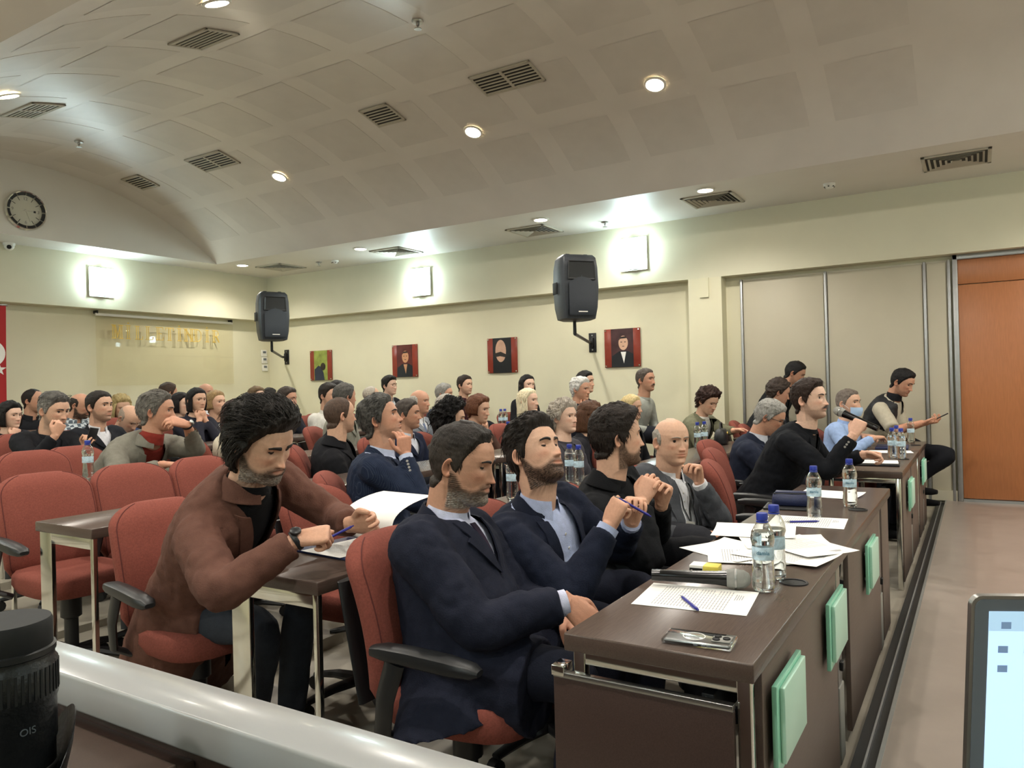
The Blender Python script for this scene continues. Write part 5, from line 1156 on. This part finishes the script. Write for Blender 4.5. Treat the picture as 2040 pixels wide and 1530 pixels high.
# right side, by the partition
pp('B39', 1583, 744, 7.9, 82, 'man with black hair in a black jacket leaning forward at the partition', 'man leaning at the partition', 26, lod=1, tv=88, seat=(7.95, 1.95), lift=.18, slouch=.05, hp=dict(skin='b', hair='121011', top=.016, side=.007, stubble=.2), col='17181B', inner='17181B', collar=False)
pp('B40', 1550, 782, 7.1, 104, 'man with dark curly hair hidden behind the grey-haired man with glasses', None, 18, lod=2, hp=dict(skin='b', hair='2A211C', hair2='5A4A40', style='curly', top=.02, side=.014, wave=.5), col='2A2E3A', inner='2A2E3A', collar=False)
pp('B41', 1690, 804, 6.5, 58, 'man with cropped hair in light blue shirt wearing a face mask', 'man wearing a face mask', 0, lod=1, tv=72, outer='shirt', col='8FA5CC', ws=1.08, belly=.05, hp=dict(skin='c', hair='4A3E36', hair2='8A8078', greymix=.6, greyside=.4, top=.010, side=.004, stubble=.2, age=1), arms=dict(R=dict(at=W(1740, 872, 6.2), d=(.8, -.5, 0), n=(0, 0, -1), pole=(-.7, .2, -.7)), L=dict(at=W(1720, 868, 6.5), d=(-.5, -.7, 0), n=(0, 0, -1), pole=(.7, .2, -.7))))
pp('B42', 1797, 762, 7.0, 64, 'man with black hair in quilted vest looking at his phone, legs crossed', 'man in quilted vest', 26, lod=1, tv=70, seat=(8.02, .92), lift=.10, slouch=.04, outer='vest', outermat='shiny_cloth', col='1A1B20', inner='B9B4A4', V=(.1, .06, .045), collar=False, turtle='1A1B20', hp=dict(skin='b', hair='110F10', top=.018, side=.007, stubble=.3, lid=.8), ws=1.05,
   arms=dict(R=dict(at=W(1836, 842, 6.76), d=(.1, -.95, .1), n=(0, .1, 1), curl='half', pole=(-.5, .9, -.3)), L=dict(at=W(1845, 842, 6.88), d=(-.1, -.95, .1), n=(0, .1, 1), curl='half', pole=(.5, .9, -.3))), legs='14151A', legpose=dict(R=W(1890, 905, 6.6), ankR=W(1820, 960, 6.7)))
for px, py, d, rz, lab in ((80, 985, 3.62, -4, 'empty red chair at the left edge behind the chrome-legged desk'), (258, 965, 3.98, -2, 'empty red chair directly behind the narrow desk with chrome legs'), (405, 940, 4.35, 2, 'empty red chair left of the brown coat, half hidden by it'),
        (60, 930, 4.62, -3, 'empty red chair in the row in front of the man with glasses on his head'), (632, 985, 3.35, 4, 'empty red chair between the brown coat and the pinstripe suit'), (1428, 915, 4.25, 14, 'empty red chair beside the bald man in grey suit')):
    q = W(px, py, d); chair(q.x, q.y-.25, rz, lab)
TS2 = bpy.data.scenes.get('workbench')
if TS2: bpy.data.scenes.remove(TS2)
# ------------------------------------------------------------------ things on the desks
def rel(o, p): return Vector(p)-Vector(o.location)
def bottle(p, label, rz=0, level=.165, text=False):
    t = empty('water_bottle', p, rz, label, 'bottle', 'plastic water bottles')
    pr = [(.012, .003), (.026, 0), (.0305, .006), (.032, .018), (.0315, .03), (.0325, .033), (.031, .045), (.0318, .049), (.030, .060), (.0308, .064), (.029, .076), (.0292, .086), (.0295, .09), (.0295, .128), (.031, .134), (.0328, .142), (.0325, .152), (.029, .168), (.021, .185), (.0145, .195), (.0132, .199), (.0132, .206)]
    MB().lathe(pr, n=22, cap=False).build('bottle_body', 'bottle_plastic', t, ang=180)
    wp = [(max(r-.0012, .001), h+.001) for r, h in pr if h < level]; MB().lathe(wp+[(wp[-1][0]*.96, level), (.001, level)], n=22).build('water', 'water', t, ang=60)
    MB().lathe([(.0298, .091), (.0301, .092), (.0301, .126), (.0298, .127)], n=22, cap=False).build('paper_label', 'label_blue', t, ang=60)
    MB().lathe([(.0152, .200), (.0158, .202), (.0158, .216), (.0145, .2195), (.001, .2195)], n=20).build('cap', 'cap_blue', t, ang=40)
    MB().lathe([(.0133, .193), (.0168, .194), (.0168, .1975), (.0133, .198)], n=18, cap=False).build('neck_ring', 'cap_blue', t)
    if text:
        a = math.atan2(-p[1], -p[0])-rz; mw = Matrix.Rotation(a+math.pi/2, 4, 'Z') @ Matrix.Translation((0, -.0312, .112)) @ Matrix.Rotation(R(90), 4, 'X'); text_mesh('label_print', 'damla', .015, 'label_ink', t, mw, .0003)
    return t
def desk_z(y):
    for k in range(1, 7):
        y0 = .45+1.237*k
        if y0-.35 <= y <= y0+.75: return floor_z(y0+.2)+.745, y0, y0+.42
    return .74, .414, .862
D1 = .7402
for px, py, lab, tx in ((1522, 1177, 'full water bottle nearest the camera, beside the microphone on the desk', True), (1545, 1152, 'water bottle standing just behind the nearest one', False), (1623, 1030, 'water bottle beside the navy pouch', True), (1694, 1009, 'water bottle by the farther cable hole of the near desk', True)):
    p = WZ(px, py, D1); bottle(p, lab, 0, .168 if tx else .15, tx)
for px, py, lab in ((1778, 912, 'water bottle with light cap in front of the microphone speaker'), (1796, 914, 'half-empty water bottle next to the paper pack on the second desk'), (1787, 905, 'water bottle behind the pair on the second desk'), (1815, 882, 'water bottle in front of the man with phone')):
    p = WZ(px, py, D1); p.y = min(p.y, .83); bottle(p, lab)
def place(px, py, Y): p = WY(px, py, Y); z, a, b = desk_z(Y); return Vector((p.x, p.y, z+.0005))
for px, py, Y, lab in ((176, 955, 4.40, 'water bottle on the desk left of the man in grey blazer'), (1021, 990, 2.02, 'water bottle between the two navy suits on the second-row desk'), (1136, 960, 2.06, 'left one of the two water bottles behind the black suit'), (1154, 965, 1.98, 'right one of the two water bottles behind the black suit'),
        (1390, 880, 2.06, 'left one of the two water bottles by the black handbag'), (1404, 880, 2.04, 'right one of the two water bottles by the black handbag'), (1013, 872, 3.30, 'water bottle beside the woman with auburn hair'), (998, 832, 4.50, 'left one of the two small bottles near the platinum blond woman'), (1006, 832, 4.48, 'right one of the two small bottles near the platinum blond woman')):
    bottle(place(px, py, Y), lab)
def sheet(c, ang, label, w=.21, l=.297, curl=0, lines=0, seed=1, z=D1, name='paper_sheet', sig=True):
    t = empty(name, (c[0], c[1], z), R(ang), label, 'paper', 'loose paper sheets'); r = random.Random(seed)
    nx, ny = 8, 10; a, b = r.uniform(0, 6), r.uniform(0, 6)
    def h(x, y): return .0012+curl*(max(0, x/(w/2))**3+.5*max(0, -y/(l/2))**3)+.0014*(1+math.sin(x*9+a)*math.cos(y*7+b))*(1 if curl else .25)
    g = [[Vector((-w/2+w*i/nx, -l/2+l*j/ny, h(-w/2+w*i/nx, -l/2+l*j/ny))) for i in range(nx+1)] for j in range(ny+1)]
    mb = MB(); strip(mb, g, .0006, Vector((0, 0, 1))); mb.build('sheet', 'paper', t, ang=60)
    if lines:
        mb = MB()
        for k in range(lines):
            y = l/2-.05-k*.0085
            if y < -l/2+.06: break
            x0, x1 = -w/2+.022, w/2-.022-(r.random()*.06 if k % 6 == 5 else 0)
            for q in range(8):
                u0, u1 = x0+(x1-x0)*q/8, x0+(x1-x0)*(q+.86)/8; mb.add([(u0, y, h(u0, y)+.0003), (u1, y, h(u1, y)+.0003), (u1, y+.002, h(u1, y+.002)+.0003), (u0, y+.002, h(u0, y+.002)+.0003)], [(0, 1, 2, 3)])
        for k in range(4 if sig else 0):
            y = -l/2+.05-k*.006; mb.add([(.01+.003*k, y, h(.03, y)+.0003), (.07-.003*k, y, h(.07, y)+.0003), (.07-.003*k, y+.002, h(.07, y)+.0003), (.01+.003*k, y+.002, h(.03, y)+.0003)], [(0, 1, 2, 3)])
        tag(mb.build('print', 'ink', t, smooth=False), kind='stuff')
    return t
sheet((2.02, .672), 6, 'printed sheet lying under the pen and microphone near the desk end', lines=24, seed=3, w=.23, l=.30)
for i, (x, y, a, cu, ln, lab) in enumerate(((2.62, .745, -32, .012, 0, 'blank curled sheet at the man side of the paper heap'), (2.57, .655, 18, .004, 14, 'printed sheet at the left of the paper heap'), (2.62, .56, -14, .006, 20, 'printed sheet under the heap nearest the edge'), (2.80, .60, 24, .006, 0, 'blank sheet sticking out towards the far end of the heap'), (2.75, .53, -40, .004, 16, 'printed sheet turned across the paper heap'), (2.92, .74, 10, .01, 0, 'small folded sheet behind the paper heap'))):
    sheet((x, y), a, lab, curl=cu, lines=ln, seed=10+i, z=D1+.0032*i)
sheet((3.30, .615), 4, 'printed sheet under the second blue pen', lines=22, seed=31, w=.24, l=.29)
sheet((4.10, .66), -8, 'blank sheet at the far end of the near desk', curl=.006, seed=32, w=.21, l=.30)
sheet((5.66, .62), 6, 'stack of printed pages before the microphone speaker', lines=18, seed=33, z=D1+.016, w=.21, l=.297)
t = empty('folder', (5.64, .62, D1), R(4), 'dark folder under the pages before the microphone speaker', 'folder'); MB().box((-.12, -.16, 0), (.12, .16, .014), .004).build('cover', 'black_plastic', t)
z2, ya, yb = desk_z(1.9); z2 += .0005
t = empty('folder', (2.03, 1.93, z2), R(-6), 'dark blue folder under the papers of the man in brown coat', 'folder'); MB().box((-.17, -.155, 0), (.17, .155, .008), .003).build('cover', 'navy_leather', t)
sheet((2.0, 1.92), 84, 'printed page the man in brown coat is writing on', lines=28, seed=41, z=z2+.009, sig=False)
sheet((2.10, 1.80), 70, 'loose sheet peeking out under the blue folder', seed=42, z=z2-.0002)
t = empty('paper_sheet', (2.12, 1.93, z2+.011), R(-6), 'white page curling up as it is turned by the man in brown', 'paper', 'loose paper sheets'); g = []
for i in range(15):
    u = i/14; an = R(-20+150*u); g.append([Vector((.11-.115*math.cos(an)*1.0-.02, -.13+.26*j/6, .058-.058*math.cos(u*math.pi*.9)+.03*u)) for j in range(7)])
g = [[Vector((-.01-.06*math.sin(u*math.pi*.95)+.20*u*u, -.14+.28*j/6, .15*(1-(1-u)**1.6))) for j in range(7)] for u in [i/14 for i in range(15)]]
mb = MB(); strip(mb, g, .0007, Vector((0, 0, 1))); mb.build('sheet', 'paper', t, ang=80)
def pen(a, b, label, grp='blue ballpoint pens'):
    a, b = Vector(a), Vector(b); d = (b-a).normalized(); c = (a+b)/2; t = empty('ballpoint_pen', c, 0, label, 'pen', grp); h = .07
    MB().lathe([(.0042, -h+.02), (.0042, h-.012), (.0036, h-.008), (.001, h-.008)], (0, 0, 0), d, 10).build('barrel', 'blue_ink', t)
    MB().lathe([(.0008, -h), (.0012, -h+.004), (.0036, -h+.018), (.0041, -h+.0205)], (0, 0, 0), d, 10).build('tip', 'steel', t)
    MB().lathe([(.0022, h-.008), (.0022, h), (.0005, h+.0005)], (0, 0, 0), d, 8).build('button', 'blue_ink', t); u, v, _ = basis(d)
    MB().tube([Vector(d)*(h-.012)+u*.0055, Vector(d)*(h-.045)+u*.006], .0011, 6).build('pocket_clip', 'blue_ink', t)
pen((2.022, .724, D1+.0065), (1.886, .617, D1+.0065), 'blue ballpoint pen lying on the printed sheet by the phone'); pen((3.235, .69, D1+.0065), (3.30, .575, D1+.0065), 'blue ballpoint pen lying on the farther printed sheet')
for k, s, off, dr, lab in (('BM', 'R', .085, (.75, -.25, .25), 'blue pen held in the fist of the man in brown coat'), ('P2', 'R', .085, (.25, -.55, -.35), 'dark blue pen held upright by the man in blue shirt')):
    S, E_, wr, fd, hd, hn, a = PEOPLE[k]['wr'][s]; c = wr+hd.normalized()*off+Vector(hn).normalized()*.022; d = Vector(dr).normalized(); pen(c-d*.03, c+d*.09, lab)
# microphones
def microphone(p, d, label):
    d = Vector(d).normalized(); t = empty('microphone', p, 0, label, 'microphone', 'handheld microphones')
    MB().lathe([(.012, -.135), (.0165, -.133), (.0172, -.11), (.0172, -.108), (.0165, -.106), (.0178, -.02), (.0195, .05), (.0225, .075), (.0228, .078)], (0, 0, 0), d, 22).build('handle', 'mic_black', t)
    MB().lathe([(.0228, .078), (.0262, .084), (.0275, .098), (.0272, .108), (.0245, .126), (.017, .138), (.007, .1435), (.001, .144)], (0, 0, 0), d, 24).build('mesh_head', 'mic_mesh', t)
    MB().lathe([(.0272, .0985), (.0285, .100), (.0285, .105), (.0270, .1065)], (0, 0, 0), d, 24, cap=False).build('ring', 'steel', t)
    u = Vector((0, 0, 1)); u = (u-d*u.dot(d)).normalized(); MB().box((-.004, -.003, 0), (.004, .003, .002), .001).build('switch', 'grey_plastic', t).location = tuple(d*-.02+u*.0172)
    return t
a, b = Vector((2.095, .83, 0)), Vector((2.165, .57, 0)); c = (a+b)/2; microphone((c.x, c.y, D1+.0305), (b-a), 'black handheld microphone with silver head lying on the near desk')
S, E_, wr, fd, hd, hn, a = PEOPLE['P5']['wr']['R']; hc = wr+hd.normalized()*.085+Vector(hn).normalized()*.022; mo = W(1668, 818, 4.42); dm = (mo-hc).normalized(); microphone(hc+dm*.035, dm, 'black microphone held to the mouth of the man with moustache')
# phone on the desk
c = Vector((1.683, .555, D1)); t = empty('smartphone', c, R(-85), 'grey smartphone in a clear case lying face down at the desk end', 'phone')
MB().box((-.074, -.036, .003), (.074, .036, .011), .004).build('phone_body', 'steel', t)
MB().box((-.079, -.041, .0008), (.079, .041, .0125), .0045).build('clear_cover', 'clear_case', t)
isl = MB().box((.030, -.034, .0125), (.072, .008, .0150), .0012); isl.v = [(x, y+.012, z) for x, y, z in isl.v]; io = isl.build('camera_island', 'grey_plastic', t)
for x, y in ((.040, -.012), (.040, .010), (.061, -.001)): MB().lathe([(.0085, .0150), (.0085, .0175), (.007, .018), (.006, .0165), (.001, .0165)], (x, y, 0), (0, 0, 1), 16).build('camera_lens', 'black_matte', io)
MB().lathe([(.0255, .0127), (.0255, .0132), (.0235, .0132), (.0235, .0127)], (-.012, 0, 0), (0, 0, 1), 28, cap=False).build('magnet_ring', 'white_plastic', t)
for x in (-.005, .012, .024): MB().box((x, -.0415, .005), (x+.010, -.040, .008), .0005).build('side_button', 'bezel', t)
# cigarette pack, pouch, tablet, handbag
t = empty('cigarette_pack', WZ(1406, 1138, D1), R(-86), 'yellow and white pack lying behind the microphone', 'pack'); MB().box((-.044, -.027, 0), (.044, .027, .022), .002).build('box', 'yellow_pack', t); MB().box((-.0442, -.0272, .008), (-.002, .0272, .0222), .001).build('lid_band', 'paper', t); MB().box((-.044, -.0275, .003), (-.004, -.0272, .014)).build('warning_frame', 'black_matte', t)
c = Vector((3.64, .745, D1)); t = empty('tablet', c, R(-84), 'black tablet lying under the navy pouch', 'tablet'); MB().box((-.12, -.085, 0), (.12, .085, .008), .003).build('case', 'black_plastic', t); MB().box((-.112, -.077, .008), (.112, .077, .0086)).build('display', 'black_matte', t)
t = empty('zip_pouch', c+Vector((.03, .0, .0088)), R(-84), 'navy leather pouch beside the water bottle', 'pouch')
MB().grid([[(x, y, z) for x, y in sup(w, dd, 24, 0, 4)] for z, w, dd in ((.0, .085, .045), (.006, .095, .052), (.03, .094, .05), (.05, .09, .042), (.056, .082, .034))]).build('pouch_body', 'navy_leather', t, ang=60)
MB().tube([(-.085, -.03, .054), (0, -.036, .057), (.085, -.03, .054)], .003, 6).build('zip', 'black_plastic', t); MB().box((-.08, -.02, .056), (.08, .034, .062), .003).build('flap', 'navy_leather', t)
p = place(1437, 880, 1.98); t = empty('handbag', p, R(10), 'black leather handbag on the desk before the olive blazer', 'bag')
MB().grid([[(x, y, z) for x, y in sup(w, dd, 24, 0, 3)] for z, w, dd in ((.0, .13, .05), (.02, .145, .06), (.09, .14, .055), (.13, .12, .04), (.14, .10, .02))]).build('bag_body', 'black_plastic', t, ang=60)
MB().tube([(-.09, 0, .13), (-.05, 0, .19), (.05, 0, .19), (.09, 0, .13)], .007, 8).build('strap', 'black_plastic', t); MB().lathe([(.012, 0), (.012, .006), (.001, .006)], (0, -.052, .10), (0, -1, 0), 12).build('clasp', 'gold', t)
t = empty('folder', Vector((6.95, .62, D1)), R(3), 'navy folder under the arms of the masked man', 'folder'); MB().box((-.16, -.12, 0), (.16, .12, .02), .004).build('cover', 'navy_leather', t)
sheet((6.62, .60), 10, 'white sheet beside the folder of the masked man', seed=55)
# cable holes belong to the desks
dk = {o.name: o for o in bpy.data.objects if o.name.startswith('council_desk')}
for (x, y), dn in (((2.30, .472), 'council_desk'), ((3.69, .474), 'council_desk'), ((6.05, .47), 'council_desk.001'), ((7.3, .47), 'council_desk.002')):
    q = dk[dn]; c = rel(q, (x, y, .74)); g = MB().lathe([(.040, 0), (.040, .003), (.037, .004), (.033, .003), (.033, .001)], c, (0, 0, 1), 28, cap=False).build('cable_grommet', 'black_plastic', q); MB().lathe([(.001, .001), (.0335, .001)], c, (0, 0, 1), 24, cap=False).build('hole', 'black_matte', g)
# phones in hands
def phone_at(p, d, up_, label):
    d = Vector(d).normalized(); u = Vector(up_); u = (u-d*u.dot(d)).normalized(); r_ = d.cross(u); t = empty('smartphone', p, 0, label, 'phone', 'phones held in hands'); mw = Matrix((r_, d, u)).transposed().to_4x4(); mw.translation = p; t.matrix_world = mw
    MB().box((-.036, -.075, -.004), (.036, .075, .004), .003).build('phone_body', 'black_plastic', t); MB().box((-.033, -.070, .004), (.033, .070, .0046)).build('display', 'bezel', t)
S, E_, wr, fd, hd, hn, a = PEOPLE['B42']['wr']['R']; phone_at(wr+Vector((.05, -.14, .045)), (.1, -.85, .45), (.05, .5, .85), 'dark phone held by the man in quilted vest')
S, E_, wr, fd, hd, hn, a = PEOPLE['B3']['wr']['L']; phone_at(wr+hd.normalized()*.09+Vector((-.01, -.03, .0)), (.2, -.2, .95), (-.1, .9, .2), 'dark phone held up by the man with glasses on his head')
# ------------------------------------------------------------------ details worn by people
def face_pt(k, x, y, z): q = PEOPLE[k]; return q['MH'] @ (Vector((x, y, z))*q['hs'])+q['Hc']-q['base']
q = PEOPLE['B41']; g = []
for z, f_ in ((-.028, .118), (-.045, .124), (-.065, .120), (-.085, .112), (-.102, .100)):
    g.append([face_pt('B41', .066*math.sin(a), .028+(f_-.028)*max(0, math.cos(a))**.75, z-.004*math.cos(a)) for a in np.linspace(-1.35, 1.35, 15)])
mb = MB(); strip(mb, g, .002, Vector((0, 0, 1))); mb.build('face_mask', 'mask_blue', q['root']) if 'mask_blue' in MATS else None
for sx in (-1, 1): MB().tube([face_pt('B41', sx*.066, .045, -.04), face_pt('B41', sx*.083, .0, -.0), face_pt('B41', sx*.08, -.018, -.01)], .0015, 6).build('mask_strap', 'white_cloth', q['root'])
q = PEOPLE['B17']; MB().box((0, 0, 0), (.001, .001, .001)); MB().ball(face_pt('B17', -.080, .008, -.015), .017, 10, 8, (.7, .8, 1.1)).build('dressing', 'white_cloth', q['root'])
q = PEOPLE['P4']
for sx in (-1, 1):
    pts = [q['front'](sx*r_, t_, .022) for r_, t_ in ((.05, .97), (.045, .85), (.035, .7), (.025, .55), (.012, .42), (.004, .33))]; MB().tube(spline(pts, 3), .0045, 6, flat=.3).build('lanyard', 'black_plastic', q['root'])
mb = MB(); strip(mb, [[q['front'](r_, t_, .026) for r_ in (-.035, 0, .035)] for t_ in (.33, .25, .18)], .003, Vector((0, 0, 1))); mb.build('badge', 'white_plastic', q['root'])
q = PEOPLE['B3']; mb = MB()
for sx in (-1, 1): mb.tube([face_pt('B3', sx*.032+.022*math.cos(a), .075+.012*math.sin(a)-.0*abs(math.cos(a)), .118+.010*math.sin(a)) for a in np.linspace(0, 2*math.pi, 16)], .0018, 6).tube([face_pt('B3', sx*.054, .075, .118), face_pt('B3', sx*.078, .03, .09), face_pt('B3', sx*.086, -.02, .06)], .0017, 6)
tag(mb.build('spare_glasses', 'black_plastic', q['root']), kind='stuff')
for k, s, m1 in (('B7', 'L', 'steel'), ('BM', 'R', 'black_plastic')):
    q = PEOPLE[k]; S, E_, wr, fd, hd, hn, a = q['wr'][s]; c = wr-fd*.004-q['base']; MB().lathe([(.031, -.008), (.0325, -.006), (.0325, .006), (.031, .008)], c, fd, 18, cap=False).build('watch_strap', 'black_plastic', q['root'])
    o_ = -Vector(hn).normalized(); MB().lathe([(.017, 0), (.017, .007), (.014, .009), (.001, .009)], c+o_*.031, o_, 16).build('watch_case', m1, q['root'])
for k, s, n_ in (('B20', 'R', 4), ('P5', 'R', 3), ('P1', 'R', 3)):
    q = PEOPLE[k]; S, E_, wr, fd, hd, hn, a = q['wr'][s]; vd = (Vector((0, 0, CAM_Z))-wr).normalized(); vd = (vd-fd*vd.dot(fd)).normalized()
    for i in range(n_): MB().lathe([(.0065, 0), (.0065, .003), (.004, .0035), (.001, .003)], wr-fd*(.045+.017*i)+vd*.049-q['base'], vd, 12).build('cuff_button', 'grey_plastic', q['root'])
for k in ('P1', 'P2', 'P4', 'P3'):
    q = PEOPLE[k]; f_ = q['fr'](.5)[1]
    if k in ('P2', 'P4'):
        for t_ in (.80, .66, .52, .38, .25): MB().lathe([(.005, 0), (.005, .002), (.001, .0025)], q['front'](0, t_, .013), f_, 10).build('shirt_button', 'white_plastic', q['root'])
# ------------------------------------------------------------------ the speaker's desk in the foreground
t = empty('podium_desk', (.30, 1.4, 0), 0, 'dark wooden speaker desk with a white glossy ledge in the foreground', 'desk'); c = Vector((.30, 1.4, 0))
B = lambda n_, m, a, b, bev=.003, par=t: MB().box(Vector(a)-c, Vector(b)-c, bev).build(n_, m, par)
B('desk_top', 'wenge_top', (-.10, .757, .905), (.508, 2.6, .93)); B('white_ledge', 'white_gloss', (.519, -.10, .937), (.589, 2.6, .98), .004)
B('front_board', 'wenge', (.53, -.08, STAGE), (.575, 2.6, .936)); B('under_shelf', 'black_matte', (.0, -.06, .84), (.528, 2.6, .87)); B('side_board', 'wenge', (-.10, 2.55, STAGE), (.52, 2.6, .905))
B('ledge_bracket', 'wenge', (.508, .757, .87), (.53, 2.6, .925))
# camera lens standing on it
p = W(14, 1400, .70); t = empty('camera_lens', (p.x, p.y, .9302), 0, 'black camera lens with reversed hood standing on the speaker desk', 'camera lens'); s = .040
top = W(14, 1236, .70).z-.93
MB().lathe([(s*.93, 0), (s*.96, .004), (s*.96, top*.42), (s*1.0, top*.44), (s*1.0, top*.62), (s*1.04, top*.64), (s*1.04, top*.80), (s*.98, top*.815), (s*.98, top*.84)], n=40).build('barrel', 'lens_black', t)
MB().lathe([(s*.97, top*.84), (s*1.01, top*.845), (s*1.01, top*.87), (s*.95, top*.875)], n=40, cap=False).build('filter_ring', 'black_plastic', t)
MB().lathe([(s*.90, top*.86), (s*.95, top*.875), (s*.95, top*.985), (s*.92, top), (.001, top)], n=40).build('lens_cap', 'rubber', t)
for k in range(48):
    a = 2*math.pi*k/48; MB().box((s*1.035, -.0011, top*.66), (s*1.055, .0011, top*.79)).build('grip_rib', 'rubber', t, rz=a, loc=(0, 0, 0))
for z_, m in ((top*.30, 'steel'), (top*.43, 'steel'), (top*.05, 'steel')): MB().lathe([(s*.965, z_), (s*.985, z_+.001), (s*.985, z_+.004), (s*.965, z_+.005)], n=40, cap=False).build('trim_ring', m, t)
hd_ = MB(); rg = []
for i, (r_, f_) in enumerate(((s*1.06, 0), (s*1.10, .4), (s*1.32, .8), (s*1.38, 1.0), (s*1.36, 1.0), (s*1.08, .4), (s*1.04, 0))):
    rg.append([(r_*math.cos(a), r_*math.sin(a), .002+f_*top*(.36+.16*math.cos(2*a+.6))) for a in np.linspace(0, 2*math.pi, 48, endpoint=False)])
hd_.grid(rg, cap=False).build('lens_hood', 'lens_black', t, ang=60)
mw = Matrix.Rotation(math.atan2(-p.y, -p.x)+math.pi/2+R(22), 4, 'Z') @ Matrix.Translation((0, -s*1.003, top*.53)) @ Matrix.Rotation(R(90), 4, 'X'); text_mesh('marking', 'OIS', .009, 'marking', t, mw, .0003)
# laptop with its stand table
t = empty('side_table', (.64, -.18, 0), 0, 'small dark table carrying the laptop at the right edge', 'table'); c = Vector((.64, -.18, 0))
B = lambda n_, m, a, b, bev=.003, par=t: MB().box(Vector(a)-c, Vector(b)-c, bev).build(n_, m, par)
B('table_top', 'wenge_top', (.60, -.55, .90), (.82, -.06, .928))
for x, y in ((.61, -.53), (.79, -.53), (.61, -.09), (.79, -.09)): B('leg', 'chrome', (x, y, STAGE), (x+.02, y+.02, .8995))
tl_ = W(1936, 1187, .64); ex = Vector((.46, -.885, -.012)).normalized(); nb = Vector((-tl_.x, -tl_.y, 0)).normalized(); ez = (Vector((0, 0, -1))+nb*-.10).normalized(); ez = (ez-ex*ez.dot(ex)).normalized(); en = ex.cross(ez)
if en.dot(nb) < 0: en = -en
Hh = (tl_.z-.945)/-ez.z
t = empty('laptop', tl_+ez*Hh, 0, 'open laptop with bright blue-white screen cut by the right edge', 'laptop'); bs = Vector(t.location)
def quad(x0, x1, y0, y1, o0, o1, n_, m, par=t, rad=0):
    pts = []
    for cx_, cy_, a0 in ((x1-rad, y0+rad, -90), (x1-rad, y1-rad, 0), (x0+rad, y1-rad, 90), (x0+rad, y0+rad, 180)):
        for k in range(5 if rad else 1): a = R(a0+22.5*k); pts.append((cx_+rad*math.cos(a), cy_+rad*math.sin(a)))
    f = lambda x, y, o: tl_+ex*x+ez*y+en*o-bs
    return MB().grid([[f(x, y, o0) for x, y in pts], [f(x, y, o1) for x, y in pts]]).build(n_, m, par, ang=30)
LW = .32; quad(0, LW, 0, Hh, -.006, 0, 'lid', 'steel', rad=.009); quad(.003, LW-.003, .003, Hh-.002, .0001, .0008, 'bezel', 'bezel', rad=.007)
sc = quad(.014, LW-.012, .013, Hh-.016, .0009, .0012, 'display', 'screen')
quad(.014, LW-.012, .013, .030, .0013, .0014, 'menu_bar', 'screen_bar', sc)
for x, y in ((.024, .022), (.045, .022), (.066, .022), (.022, .043), (.043, .043), (.022, .060), (.046, .061)): quad(x, x+.008, y, y+.006, .0015, .0016, 'icon', 'screen_ink', sc)
kb = MB(); b0 = tl_+ez*Hh-bs; kb.add([b0+ex*x+nb*y+Vector((0, 0, z)) for z in (-.014, 0) for x, y in ((0, 0), (LW, 0), (LW, .18), (0, .18))], [(3, 2, 1, 0), (4, 5, 6, 7), (0, 1, 5, 4), (1, 2, 6, 5), (2, 3, 7, 6), (3, 0, 4, 7)]); kb.build('keyboard_base', 'steel', t, smooth=False)
